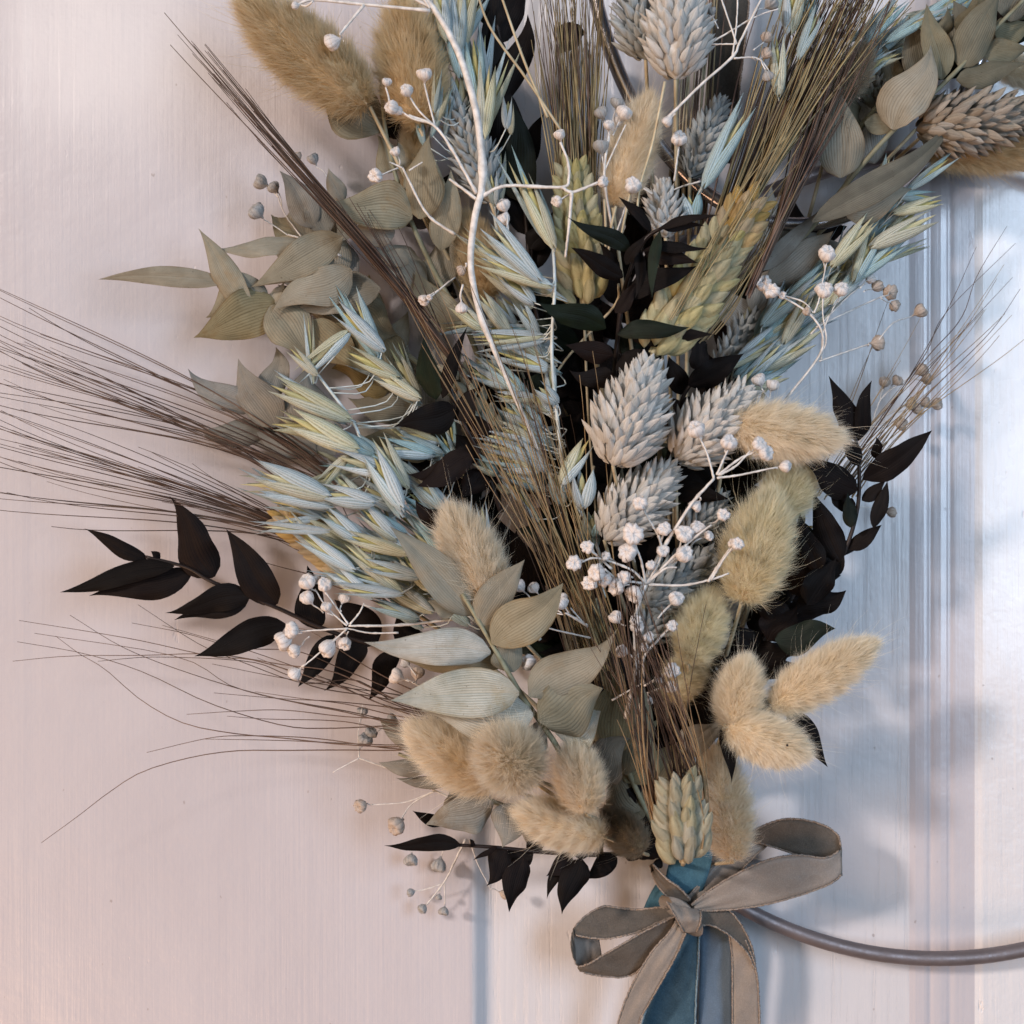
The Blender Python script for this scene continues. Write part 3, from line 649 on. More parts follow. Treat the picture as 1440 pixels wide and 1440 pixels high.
# right loop: satin out, velvet turning over the top, satin back to the knot
strip('loop', [(958, 1272, 24), (985, 1240, 22), (1010, 1208, 19), (1045, 1178, 16), (1080, 1160, 14)], [(970, 1280, 24), (1000, 1258, 22), (1035, 1230, 19), (1068, 1198, 16), (1096, 1176, 14)], M['satin'], t, fold=0.0007, trim=M['trim'])
strip('loop', [(1040, 1181, 17), (1075, 1160, 21), (1110, 1151, 24), (1150, 1157, 26), (1176, 1172, 27), (1183, 1192, 30)], [(1052, 1182, 16), (1085, 1190, 20), (1118, 1201, 23), (1152, 1212, 26), (1178, 1222, 28), (1184, 1232, 31)], M['velvet'], t, trim=M['trim'])
strip('loop', [(972, 1272, 28), (1000, 1250, 29), (1040, 1226, 31), (1080, 1209, 32), (1122, 1202, 32), (1160, 1206, 32), (1184, 1194, 30.5)], [(975, 1281, 28), (1010, 1280, 29), (1058, 1275, 31), (1100, 1266, 32), (1142, 1253, 32), (1172, 1240, 32), (1184, 1228, 31)], M['satin'], t, fold=0.0006, trim=M['trim'])
# left loop
strip('loop', [(945, 1276, 22), (922, 1276, 20), (895, 1279, 18), (868, 1276, 17), (846, 1275, 17), (822, 1289, 18), (806, 1306, 20)], [(946, 1289, 24), (925, 1297, 24), (900, 1309, 24), (875, 1316, 24), (850, 1320, 23), (828, 1318, 22), (806, 1314, 21)], M['velvet'], t, trim=M['trim'])
strip('loop', [(842, 1316, 12), (828, 1318, 13), (812, 1316, 16), (804, 1312, 20)], [(846, 1345, 14), (832, 1354, 16), (820, 1362, 18), (809, 1356, 21)], M['satin'], t)
strip('loop', [(806, 1306, 21), (803, 1320, 22), (803, 1332, 23)], [(810, 1352, 22), (808, 1350, 23), (806, 1346, 24)], M['velvet'], t)
strip('loop', [(948, 1289, 26), (925, 1300, 27), (900, 1313, 27), (876, 1327, 27), (850, 1342, 26), (828, 1355, 25), (812, 1360, 23)], [(950, 1300, 24), (938, 1318, 23), (920, 1340, 22), (903, 1360, 21), (880, 1373, 20), (845, 1372, 21), (815, 1366, 22)], M['velvet'], t, trim=M['trim'])
# short fold standing up behind the knot
strip('loop', [(914, 1217, 20), (922, 1240, 22), (936, 1258, 23), (952, 1272, 24)], [(918, 1215, 26), (938, 1236, 29), (955, 1248, 29), (972, 1266, 27)], M['velvet'], t, fold=0.0012, trim=M['trim'])
# knot
g = Geo(); pts = np.zeros((14, 12, 3))
for j in range(14):
    v = j / 13; cx, cy = 936 + 45 * v, 1270 + 34 * v
    for i in range(12):
        q = 2 * math.pi * i / 12
        wy = 21 * (math.sin(math.pi * (0.12 + 0.76 * v)) ** .6) * (1 + 0.10 * math.sin(5 * q + v * 4)); 
        pts[j, i] = P(cx + 10 * math.cos(q) * (1 if v < .5 else .8), cy + wy * math.sin(q) * (0.9 + .2 * v) + 3 * math.cos(q), 26 + 5.5 * math.cos(q + .6) + 1.2 * math.sin(q * 3))
part('knot', g.grid(pts, True), M['satin'], t)
strip('knot', [(938, 1268, 30), (946, 1282, 33), (955, 1298, 33), (962, 1311, 30)], [(985, 1281, 30), (986, 1290, 33), (984, 1300, 33), (979, 1311, 30)], M['satin'], t, fold=0.0009, trim=M['trim'])
# tails
strip('tail', [(950, 1296, 28), (940, 1312, 28), (918, 1336, 27), (899, 1366, 25), (882, 1400, 23), (868, 1440, 21), (852, 1500, 19)], [(964, 1312, 30), (956, 1332, 29), (944, 1356, 28), (928, 1384, 26), (912, 1412, 24), (898, 1440, 22), (886, 1500, 20)], M['satin'], t, fold=0.0006, trim=M['trim'])
strip('tail', [(982, 1283, 29), (1000, 1276, 27), (1022, 1278, 26), (1042, 1300, 25), (1056, 1328, 23), (1063, 1360, 21)], [(984, 1301, 29), (1000, 1301, 28), (1020, 1311, 27), (1038, 1326, 25), (1052, 1342, 23), (1062, 1366, 21)], M['velvet'], t, trim=M['trim'])
strip('tail', [(1024, 1306, 19), (1029, 1340, 19), (1030, 1380, 18), (1030, 1440, 16), (1030, 1520, 15)], [(1048, 1322, 24), (1060, 1352, 22), (1066, 1385, 20), (1068, 1440, 18), (1068, 1520, 16)], M['satin'], t, trim=M['trim'])

# ============================================================ black ruscus
ruscus('black leafy branch reaching out to the left edge with broad pointed leaves', [(640, 950, 22), (560, 915, 24), (500, 900, 26), (447, 881, 27), (385, 853, 28), (300, 819, 30), (262, 798, 30), (205, 783, 30)], [
    (300, 812, 238, 697, 66, 28, 32), (389, 850, 318, 744, 54, 28, 33), (207, 785, 118, 743, 26, 29, 31), (245, 796, 84, 833, 34, 32, 33), (272, 802, 125, 838, 46, 27, 30),
    (352, 838, 232, 862, 42, 30, 33), (350, 842, 245, 872, 30, 27, 28), (402, 878, 273, 923, 50, 30, 34), (447, 885, 432, 795, 46, 24, 24), (530, 905, 470, 843, 56, 24, 24), (470, 893, 419, 966, 36, 30, 31), (515, 905, 455, 972, 40, 26, 28), (560, 915, 518, 985, 36, 24, 26), (225, 786, 212, 775, 12, 29, 31), (590, 925, 560, 860, 46, 20, 22)], 28)
ruscus('glossy black branch with narrow pointed leaves over the two wheat ears at top centre', [(870, 640, 48), (862, 560, 50), (868, 480, 54), (880, 400, 60), (905, 340, 64), (935, 318, 66)], [
    (916, 325, 870, 277, 19, 76, 82), (925, 322, 1012, 302, 16, 76, 82), (887, 352, 798, 305, 28, 72, 80, 'darkgreen'), (876, 390, 803, 348, 30, 70, 77), (915, 345, 998, 350, 19, 76, 76), (905, 352, 982, 370, 30, 72, 76), (900, 350, 893, 420, 19, 72, 76), (928, 325, 917, 420, 18, 78, 82, 'darkgreen'), (930, 320, 992, 318, 14, 76, 74),
    (882, 420, 980, 374, 37, 66, 72), (852, 462, 756, 425, 40, 68, 74, 'darkgreen'), (868, 470, 970, 460, 32, 68, 72, 'darkgreen'), (890, 478, 1004, 470, 30, 64, 68), (868, 395, 842, 340, 26, 66, 70), (865, 440, 900, 395, 23, 68, 70), (880, 372, 908, 330, 18, 74, 78), (862, 500, 795, 485, 35, 60, 64), (865, 540, 800, 520, 35, 56, 60), (866, 520, 905, 490, 30, 58, 62)], 55)
ruscus('black leaves on a branch just right of the upright pale canary grass head', [(930, 690, 30), (945, 620, 38), (960, 560, 42), (985, 525, 44)], [
    (968, 542, 1046, 497, 42, 48, 52), (955, 575, 1000, 572, 34, 44, 48), (958, 555, 940, 500, 34, 40, 42), (975, 535, 1020, 520, 30, 42, 44), (950, 600, 1005, 590, 40, 34, 34), (945, 640, 1010, 645, 46, 30, 30), (945, 655, 1030, 695, 46, 34, 40), (940, 690, 1026, 702, 34, 44, 50), (935, 600, 905, 540, 34, 30, 32), (990, 520, 970, 470, 36, 30, 32)], 40)
ruscus('tall black branch of large leaves rising to the top edge left of the olive awns', [(790, 660, 18), (770, 520, 20), (748, 400, 24), (735, 260, 26), (712, 120, 27), (695, 0, 28), (690, -60, 28)], [
    (735, 285, 718, 140, 66, 30, 33, 'darkgreen'), (728, 235, 686, 100, 54, 26, 28), (700, 120, 690, 10, 46, 28, 30), (712, 140, 742, 20, 46, 28, 30), (698, 40, 680, -60, 50, 28, 30), (742, 330, 700, 220, 60, 24, 26), (745, 380, 790, 290, 40, 22, 22), (745, 400, 690, 330, 60, 24, 24), (735, 240, 765, 160, 30, 22, 22), (705, 60, 735, -30, 46, 26, 26),
    (815, 35, 785, 76, 44, 20, 22), (760, 450, 710, 400, 60, 22, 22), (762, 470, 800, 380, 46, 20, 20), (720, 200, 676, 190, 40, 20, 22), (770, 530, 720, 470, 54, 20, 20), (775, 560, 815, 480, 46, 20, 20), (745, 350, 778, 310, 40, 26, 28)], 26)
ruscus('black sprig of short leaves amid the pale blue oats left of centre', [(705, 720, 40), (680, 650, 44), (650, 590, 48), (625, 520, 50)], [
    (613, 562, 596, 470, 40, 52, 56, 'darkgreen'), (622, 560, 658, 458, 24, 54, 58), (640, 575, 553, 601, 50, 52, 55), (640, 590, 672, 545, 36, 50, 52), (655, 608, 700, 600, 46, 46, 48), (665, 640, 586, 684, 44, 54, 56), (660, 652, 574, 667, 34, 52, 52), (680, 660, 650, 700, 44, 46, 48), (620, 550, 580, 520, 30, 46, 46), (670, 650, 640, 610, 46, 44, 44), (690, 690, 720, 640, 40, 42, 42), (612, 745, 584, 700, 26, 52, 54), (645, 740, 600, 715, 36, 46, 46)], 46)
D5 = ruscus('upright black branch with pointed leaves against the white door at right', [(985, 1040, 26), (1040, 950, 32), (1090, 890, 38), (1130, 850, 42), (1180, 790, 46), (1205, 720, 48), (1208, 650, 50), (1202, 610, 50)], [
    (1203, 618, 1165, 528, 38, 50, 54), (1207, 620, 1226, 535, 28, 50, 53), (1208, 655, 1187, 603, 28, 53, 55), (1205, 690, 1117, 642, 50, 52, 56), (1213, 674, 1311, 605, 44, 50, 54), (1232, 645, 1232, 614, 18, 46, 48), (1212, 704, 1246, 676, 22, 48, 50), (1192, 772, 1240, 738, 24, 46, 48), (1228, 742, 1248, 676, 24, 50, 50), (1196, 742, 1192, 692, 24, 54, 55, 'darkgreen'), (1203, 715, 1176, 700, 22, 50, 50),
    (1182, 790, 1142, 690, 46, 48, 50), (1150, 805, 1125, 720, 38, 50, 52), (1195, 720, 1160, 680, 26, 50, 52), (1135, 850, 1176, 785, 52, 50, 50), (1140, 840, 1110, 760, 48, 44, 44), (1120, 860, 1190, 830, 46, 44, 46), (1110, 880, 1060, 850, 50, 42, 42), (1090, 900, 1175, 884, 48, 50, 54, 'darkgreen'), (1080, 900, 1120, 850, 50, 42, 44), (1060, 930, 1110, 920, 50, 40, 42), (1150, 815, 1185, 745, 44, 46, 46), (1070, 915, 1020, 880, 46, 38, 38),
    (1050, 940, 1000, 930, 34, 44, 46), (1040, 960, 1085, 900, 44, 38, 40), (1020, 990, 985, 930, 46, 34, 34), (1000, 1020, 985, 960, 36, 30, 30), (1160, 830, 1130, 790, 46, 44, 44), (1100, 960, 1110, 985, 26, 44, 46)], 44)
ruscus('small black branch with drooping pointed leaves below the right cluster of bunny tails', [(975, 1090, 24), (1010, 1010, 34), (1060, 985, 44), (1100, 985, 46)], [
    (1108, 1000, 1164, 1079, 38, 48, 52), (1016, 1022, 1029, 1102, 24, 60, 64), (1012, 1020, 980, 1035, 24, 34, 36), (1005, 1040, 975, 1010, 22, 34, 36), (1060, 985, 1095, 1010, 34, 40, 40), (1030, 1000, 1050, 960, 30, 36, 36), (985, 1075, 1012, 1060, 26, 26, 28), (995, 1050, 965, 1040, 30, 26, 26)], 40)
ruscus('low black branch pointing left beneath the cream bunny tails above the bow', [(948, 1208, 20), (900, 1200, 26), (830, 1202, 32), (760, 1198, 36), (700, 1192, 38), (640, 1188, 39)], [
    (648, 1188, 540, 1189, 27, 40, 42), (625, 1160, 580, 1140, 20, 34, 36), (712, 1195, 684, 1246, 40, 40, 44), (736, 1206, 716, 1283, 42, 40, 44), (805, 1205, 768, 1232, 36, 38, 42), (818, 1208, 790, 1286, 46, 40, 44), (790, 1205, 769, 1265, 22, 38, 40), (868, 1206, 822, 1236, 34, 34, 36), (905, 1203, 870, 1180, 34, 28, 28), (925, 1205, 890, 1190, 30, 26, 28), (700, 1190, 665, 1210, 10, 40, 42), (668, 1190, 660, 1180, 8, 40, 41), (750, 1200, 700, 1215, 30, 36, 36), (840, 1205, 860, 1225, 34, 34, 36), (760, 1198, 740, 1170, 34, 30, 30), (830, 1202, 800, 1175, 34, 28, 28), (910, 1195, 900, 1170, 22, 24, 26), (930, 1208, 915, 1228, 16, 22, 24)], 34)
# dense dark branches in the depth of the bouquet
for lab, st, n, ln, w, z in (
    ('black branch deep behind the golden awns in the middle of the bouquet', [(900, 1000), (850, 860), (790, 720), (730, 600), (690, 520)], 26, 95, 56, 22),
    ('black branch deep between the lower sage leaves and the white buds', [(930, 1130), (880, 1000), (820, 900), (740, 820), (660, 760)], 24, 90, 56, 24),
    ('black branch in deep shade behind the upright pale canary grass head', [(920, 1050), (900, 900), (880, 760), (860, 640), (820, 520), (800, 440)], 30, 95, 58, 18),
    ('black branch in deep shade behind the grey canary heads at centre right', [(930, 1080), (950, 930), (985, 800), (1010, 680), (1000, 590)], 26, 90, 56, 16),
    ('black branch low behind the wheat ear near the stem binding', [(945, 1180), (930, 1080), (900, 1000), (880, 940)], 14, 70, 50, 15),
    ('black branch deep under the pale blue oats left of centre', [(840, 960), (740, 850), (650, 740), (600, 640)], 22, 85, 54, 18),
    ('black branch in the shade of the top right corner behind the olive leaves', [(1130, 200), (1210, 130), (1300, 80), (1380, 40), (1450, 20)], 20, 75, 44, 14),
    ('black branch half hidden behind the upper left bunny tails', [(640, 420), (600, 300), (560, 210), (600, 60)], 9, 70, 40, 14),
    ('black branch in deep shade between the brown awn sheaf and the turquoise oats', [(1000, 560), (1040, 460), (1100, 380), (1140, 330)], 12, 70, 44, 12),
    ('dense black branch against the door behind the large upright bunny tail', [(985, 1060), (1030, 970), (1080, 890), (1120, 830), (1145, 770)], 22, 74, 40, 22),
    ('black branch rising behind the green wheat ear towards top centre', [(880, 560), (870, 450), (900, 360), (930, 280)], 16, 80, 46, 20)):
    s3 = [(x, y, z) for x, y in st]
    ruscus(lab, s3, auto_leaves(st, n, ln, w, z, 6, ('dark', 'dark', 'dark', 'darkgreen')), z)

# ============================================================ sage leaves
SG = 'dried sage coloured branches'
def sage(label, stem, leaves, z, mk='sage'): return ruscus(label, stem, leaves, z, mk, SG, 'green_stem', 0.0012, 'sage_leaf_branch')
sage('sage branch curling to the far left with long twisted leaf tips', [(640, 560, 20), (560, 490, 22), (460, 440, 25), (380, 425, 26), (345, 400, 27), (300, 395, 28)], [
    (318, 396, 138, 393, 26, 28, 30), (350, 432, 279, 321, 40, 30, 31), (345, 400, 289, 447, 36, 27, 26), (375, 420, 330, 380, 30, 28, 30), (370, 425, 345, 470, 36, 26, 26),
    (430, 345, 300, 350, 28, 30, 28), (482, 333, 353, 404, 50, 33, 32), (470, 365, 352, 405, 30, 30, 28), (495, 380, 383, 438, 54, 34, 33), (535, 405, 415, 436, 54, 30, 30), (395, 430, 272, 475, 64, 28, 30, 'olive'), (380, 430, 440, 505, 62, 30, 33, 'olive'), (440, 450, 500, 520, 60, 28, 28, 'olive'), (470, 455, 545, 540, 66, 26, 28, 'olive'), (375, 435, 400, 395, 30, 28, 28), (520, 470, 560, 560, 60, 24, 25, 'olive'), (500, 440, 560, 470, 56, 25, 25, 'olive'), (440, 440, 390, 400, 40, 26, 26)], 27)
sage('sage branch with flat veined leaves above the left fan of brown awns', [(600, 700, 16), (520, 670, 16), (440, 630, 16), (395, 600, 17), (350, 580, 18)], [
    (352, 580, 264, 518, 38, 20, 22), (388, 600, 335, 504, 52, 22, 23), (385, 560, 388, 488, 40, 16, 17), (430, 600, 432, 515, 62, 20, 22), (368, 612, 276, 602, 38, 17, 17), (445, 638, 355, 600, 46, 17, 17), (400, 608, 330, 625, 36, 14, 14), (470, 640, 440, 570, 50, 16, 17), (540, 670, 500, 590, 60, 14, 15), (520, 670, 430, 660, 46, 12, 12), (600, 690, 570, 610, 60, 12, 12), (385, 570, 360, 600, 26, 14, 14)], 17, 'greyleaf')
sage('sage branch with broad leaves under the bunny tails at upper left', [(690, 560, 26), (660, 470, 28), (610, 380, 32), (570, 290, 34), (545, 200, 34), (535, 120, 34)], [
    (580, 306, 468, 283, 62, 38, 40), (555, 330, 495, 318, 50, 32, 32, 'greyleaf'), (590, 308, 604, 190, 56, 40, 43), (620, 352, 634, 238, 40, 36, 38), (540, 184, 440, 95, 74, 30, 32), (595, 240, 560, 200, 40, 30, 30), (482, 284, 462, 236, 26, 30, 32), (442, 320, 393, 240, 40, 26, 27, 'greyleaf'), (460, 330, 430, 250, 40, 25, 26, 'greyleaf'), (545, 345, 600, 420, 50, 28, 28), (640, 470, 585, 380, 50, 30, 31), (560, 240, 530, 190, 40, 30, 30), (575, 370, 530, 350, 26, 34, 33), (600, 400, 650, 330, 50, 26, 26), (500, 300, 470, 340, 30, 24, 24), (700, 620, 640, 540, 50, 24, 24)], 34)
sage('pale sage branch with the largest cupped leaves at the bottom centre of the bouquet', [(800, 1090, 52), (780, 1045, 58), (735, 980, 64), (700, 920, 66), (665, 860, 66), (650, 835, 66)], [
    (668, 865, 548, 740, 52, 62, 70, 'sage'), (672, 880, 738, 787, 48, 66, 70, 'sage'), (692, 905, 792, 820, 62, 68, 76, 'sage'), (722, 945, 712, 885, 44, 64, 66, 'sage'), (690, 918, 512, 903, 52, 66, 72), (712, 930, 560, 925, 40, 58, 56, 'sage'), (730, 975, 549, 985, 66, 72, 74), (750, 1005, 590, 1000, 80, 66, 68), (744, 979, 868, 884, 58, 70, 76, 'sage'), (757, 1014, 848, 968, 86, 68, 74, 'sage'), (780, 1030, 845, 1000, 72, 60, 64),
    (690, 895, 700, 800, 40, 58, 60, 'sage'), (640, 860, 600, 845, 26, 58, 60, 'sage'), (770, 1050, 720, 1035, 60, 54, 54)], 64, 'pale')
sage('muted brown green leaves in the shade right of the cupped pale leaves', [(930, 1180, 24), (890, 1100, 34), (860, 1020, 42), (850, 950, 46)], [
    (862, 1060, 868, 935, 66, 46, 50), (880, 1090, 905, 960, 60, 38, 42), (825, 1085, 888, 1038, 60, 46, 50, 'greyleaf'), (880, 1100, 930, 1010, 56, 34, 36), (900, 1140, 850, 1080, 56, 30, 32), (960, 1055, 1012, 1012, 42, 44, 48, 'greyleaf'), (920, 1110, 965, 1030, 50, 30, 32), (870, 1070, 820, 1040, 50, 38, 38), (975, 1065, 1030, 990, 20, 48, 52, 'greyleaf'), (905, 1150, 870, 1110, 50, 28, 28)], 40, 'olive')
sage('dull green branch with rounded leaves under the lowest bunny tails', [(900, 1190, 20), (800, 1150, 26), (700, 1130, 32), (620, 1085, 34), (560, 1060, 34)], [
    (694, 1130, 598, 1160, 56, 42, 44), (722, 1130, 706, 1192, 50, 44, 46), (600, 1082, 532, 1072, 24, 32, 32), (625, 1105, 557, 1094, 18, 30, 30), (595, 1065, 532, 1008, 34, 30, 30), (660, 1110, 620, 1140, 34, 36, 36), (760, 1140, 740, 1185, 44, 38, 38), (870, 1180, 850, 1130, 40, 26, 26), (830, 1160, 850, 1200, 40, 28, 28)], 34, 'greyleaf')
sage('olive sage branch leaning to the top right corner with veined oval leaves', [(1040, 460, 20), (1090, 380, 26), (1150, 310, 34), (1210, 235, 44), (1262, 178, 48), (1340, 105, 50), (1400, 40, 50), (1460, -20, 50)], [
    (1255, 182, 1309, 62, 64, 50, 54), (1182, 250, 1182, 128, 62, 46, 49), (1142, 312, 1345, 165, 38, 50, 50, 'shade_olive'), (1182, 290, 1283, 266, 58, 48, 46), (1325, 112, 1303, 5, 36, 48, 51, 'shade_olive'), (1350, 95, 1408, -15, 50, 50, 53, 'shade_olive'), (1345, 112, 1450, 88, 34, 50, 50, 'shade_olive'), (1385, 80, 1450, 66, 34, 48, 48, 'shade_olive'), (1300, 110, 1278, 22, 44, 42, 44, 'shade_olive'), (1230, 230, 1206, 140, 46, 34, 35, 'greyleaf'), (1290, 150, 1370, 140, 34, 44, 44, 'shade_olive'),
    (1090, 375, 1085, 260, 46, 28, 30, 'greyleaf'), (1080, 400, 1172, 325, 52, 30, 33, 'greyleaf'), (1070, 380, 1160, 290, 24, 36, 38, 'greyleaf'), (1060, 440, 1100, 375, 56, 24, 26, 'greyleaf'), (1045, 470, 1020, 400, 50, 20, 20, 'greyleaf'), (1420, 30, 1440, -40, 50, 46, 46, 'shade_olive'), (1370, 70, 1340, 0, 46, 40, 40, 'shade_olive'), (1400, 50, 1450, 30, 40, 44, 44, 'shade_olive'), (1120, 350, 1190, 345, 40, 26, 26, 'greyleaf')], 46)

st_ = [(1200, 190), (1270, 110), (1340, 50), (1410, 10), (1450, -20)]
sage('shaded olive branch of small leaves filling the top right corner', [(x, y, 36) for x, y in st_], auto_leaves(st_, 20, 62, 30, 38, 5, ('shade_olive', 'shade_olive', 'dark')), 36, 'shade_olive')
st_ = [(620, 620), (560, 540), (500, 450), (450, 380), (430, 330)]
sage('shaded sage branch filling the gap behind the upper left leaf cluster', [(x, y, 14) for x, y in st_], auto_leaves(st_, 16, 95, 52, 14, 4, ('sage', 'greyleaf', 'olive')), 14)
# ============================================================ wheat ears and awns
w1 = wheat('large yellow green wheat ear leaning right with tan tip and long brown awns', (918, 498), (1078, 252), 82, 62, 'grain', 'grain_tan', rows=13, dz=-2)
awns(w1, (925, 480), (1040, 300), 56, (1120, -40), (1250, -60), 46, 80, M['awn'], 0.00042, (0.5, -0.85), jit=22, cross=.2, short=.12)
awns(w1, (930, 470), (1060, 280), 60, (1130, -40), (1260, -50), 50, 60, M['awn_olive'], 0.00042, (0.5, -0.85), jit=22, cross=.2, short=.2)
awns(w1, (1050, 420), (1090, 330), 60, (1190, -30), (1270, -30), 48, 40, M['awn'], 0.0004, (0.4, -0.9), jit=16, cross=.2, short=.15)
awns(w1, (925, 500), (1010, 470), 60, (1085, 330), (1150, 190), 56, 16, M['awn_olive'], 0.0003, (0.7, -0.7), jit=10)
w2 = wheat('upright wheat ear half hidden behind black leaves with olive awns reaching the top', (822, 430), (800, 205), 66, 48, 'grain', rows=12)
awns(w1, (930, 470), (1050, 300), 72, (1090, 200), (1180, 60), 66, 14, M['awn_olive'], 0.00026, (0.5, -0.85), jit=20, cross=.15, short=.3)
awns(w2, (785, 330), (840, 300), 46, (745, -50), (850, -50), 34, 75, M['awn_olive'], 0.00032, (-0.05, -1), jit=10, cross=.12, short=.35)
awns(w2, (790, 260), (835, 260), 44, (750, -50), (845, -50), 36, 40, M['awn'], 0.00028, (-0.05, -1), jit=10, cross=.15, short=.3)
w3 = wheat('small pale wheat ear with wiry brown awns standing just above the ribbon bow', (962, 1212), (952, 1066), 72, 76, 'grain_pale', None, rows=9, dz=4)
awns(w3, (930, 1190), (930, 1120), 70, (840, 780), (880, 880), 82, 26, M['awn'], 0.00032, (-0.22, -1), jit=24, cross=.3, short=.35, bow=.03)
awns(w3, (985, 1190), (975, 1110), 70, (880, 800), (930, 900), 84, 24, M['awn'], 0.00032, (0.02, -1), jit=24, cross=.3, short=.4, bow=.03)
awns(w3, (935, 1200), (925, 1150), 76, (860, 900), (905, 960), 82, 12, M['awn_gold'], 0.00030, (-0.35, -1), jit=22, cross=.3, short=.3, bow=.06)
awns(w3, (985, 1195), (990, 1150), 78, (920, 900), (960, 960), 84, 9, M['awn_gold'], 0.00030, (0.22, -1), jit=16, cross=.3, short=.3, bow=.06)
awns(w3, (950, 1150), (965, 1120), 66, (850, 820), (930, 900), 76, 20, M['awn'], 0.00030, (-0.1, -1), jit=24, cross=.3, short=.4, bow=.03)
wA = wheat('hidden wheat ear whose straight dark awns run up to the upper left of the door', (730, 690), (620, 480), 50, 40, 'grain_pale', rows=9)
awns(wA, (600, 450), (665, 540), 48, (236, 25), (300, 95), 42, 36, M['awn'], 0.00036, (-0.60, -0.80), jit=11, cross=.4, short=.35, bow=.008)
awns(wA, (600, 470), (640, 500), 44, (470, 300), (520, 260), 44, 16, M['awn'], 0.00032, (-0.5, -0.85), jit=20, cross=.3, bow=.02)
wB = wheat('hidden wheat ear whose golden brown sheaf of awns crosses the middle', (850, 930), (800, 800), 44, 36, 'grain', rows=8)
awns(wB, (800, 930), (905, 1010), 50, (600, 400), (770, 480), 68, 38, M['awn_gold'], 0.00030, (-0.25, -1), jit=34, cross=.25, short=.45, bow=.02)
awns(wB, (790, 930), (880, 980), 44, (590, 430), (740, 540), 60, 22, M['awn'], 0.00030, (-0.3, -1), jit=34, cross=.3, short=.4, bow=.03)
awns(wB, (840, 940), (900, 980), 56, (650, 520), (740, 440), 70, 14, M['awn_olive'], 0.00028, (-0.3, -1), jit=26, cross=.3, short=.3, bow=.03)
wC = wheat('golden wheat ear under the left oats with long dark awns reaching the left edge', (500, 800), (372, 705), 56, 32, 'grain_tan', rows=10)
awns(wC, (440, 760), (500, 800), 28, (-60, 560), (-40, 700), 30, 27, M['awn'], 0.00034, (-0.85, -0.5), jit=26, cross=.35, short=.22, bow=.02)
awns(wC, (420, 690), (490, 700), 24, (-60, 440), (-30, 530), 26, 21, M['awn'], 0.00033, (-0.8, -0.6), jit=26, cross=.3, short=.2, bow=.02)
awns(wC, (450, 640), (500, 700), 20, (-50, 390), (-20, 470), 22, 10, M['awn'], 0.00032, (-0.75, -0.65), jit=22, cross=.3, short=.25, bow=.02)
awns(wC, (460, 760), (520, 800), 26, (180, 640), (240, 690), 30, 10, M['awn'], 0.0003, (-0.8, -0.5), jit=22, cross=.3, short=.25, bow=.03)
wF = wheat('hidden wheat ear behind the lower bunny tails with loose wavy awns trailing left', (720, 1080), (600, 1030), 44, 38, 'grain_pale', rows=7)
def hair(o, pts, z0, z1, r=0.0003, mk='awn'):
    n = len(pts); awn(o, spline([P(x, y, z0 + (z1 - z0) * i / (n - 1)) for i, (x, y) in enumerate(pts)], 26), r, M[mk])
for pts in ([(640, 1018), (560, 1000), (480, 970), (360, 930), (300, 922), (200, 900), (120, 888), (25, 872)], [(640, 1020), (570, 1012), (480, 998), (380, 978), (280, 950), (180, 908), (98, 866)],
            [(640, 1022), (560, 1020), (470, 1022), (400, 1018), (300, 990), (200, 945), (120, 918), (27, 903)], [(640, 1024), (560, 1018), (480, 1002), (420, 990), (330, 968), (250, 925), (48, 892)],
            [(640, 1010), (560, 985), (470, 945), (400, 935), (300, 920), (200, 922), (100, 920), (17, 930)], [(640, 1045), (560, 1050), (480, 1046), (400, 1038), (330, 1033), (260, 1018), (200, 985), (150, 940), (110, 920), (78, 896)],
            [(640, 1050), (560, 1053), (440, 1040), (350, 1035), (290, 1038), (205, 1058)], [(640, 1052), (560, 1056), (480, 1055), (400, 1055), (330, 1055), (270, 1065), (200, 1085), (150, 1115), (110, 1150), (60, 1188)],
            [(640, 1005), (560, 990), (500, 960), (430, 960), (340, 930), (280, 905), (192, 853)], [(640, 1008), (560, 975), (480, 940), (420, 918), (330, 910), (260, 890), (185, 877)], [(630, 990), (560, 960), (500, 925), (440, 890), (410, 880)], [(640, 1028), (560, 1012), (480, 1005), (400, 1000), (330, 1001), (265, 1003)],
            [(640, 1015), (550, 985), (450, 970), (400, 945), (350, 930), (220, 925), (140, 930)], [(640, 1012), (560, 998), (470, 985), (400, 982), (303, 977)], [(640, 1020), (540, 990), (450, 950), (340, 915), (230, 880)], [(640, 1046), (540, 1044), (400, 1040), (290, 1040)], [(640, 1000), (560, 978), (480, 965), (390, 950), (300, 935)], [(640, 1030), (560, 1028), (480, 1015), (380, 1012), (320, 1008)],
            [(640, 1014), (580, 1000), (500, 975), (430, 955), (360, 925)], [(640, 1012), (570, 990), (500, 965), (440, 950)], [(640, 1022), (560, 1006), (490, 992), (420, 985), (360, 975)]):
    dy = random.uniform(-5, 5); hair(wF, [(x + random.gauss(0, 2), y + dy * (i == 0) + random.gauss(0, 1.5)) for i, (x, y) in enumerate(pts)], 40, 22, 0.00030)
awns(wC, (520, 830), (600, 880), 22, (400, 690), (470, 760), 24, 26, M['awn'], 0.00034, (-0.85, -0.5), jit=30, cross=.3, short=.3, bow=.02)
wG = wheat('hidden wheat ear behind the right bunny tails with thin awns reaching up to the right', (1060, 830), (1140, 720), 40, 30, 'grain_tan', rows=7)
awns(wG, (1130, 700), (1200, 700), 28, (1290, 430), (1440, 420), 20, 20, M['awn_gold'], 0.00026, (0.5, -0.85), jit=30, cross=.12, short=.35, bow=.012)
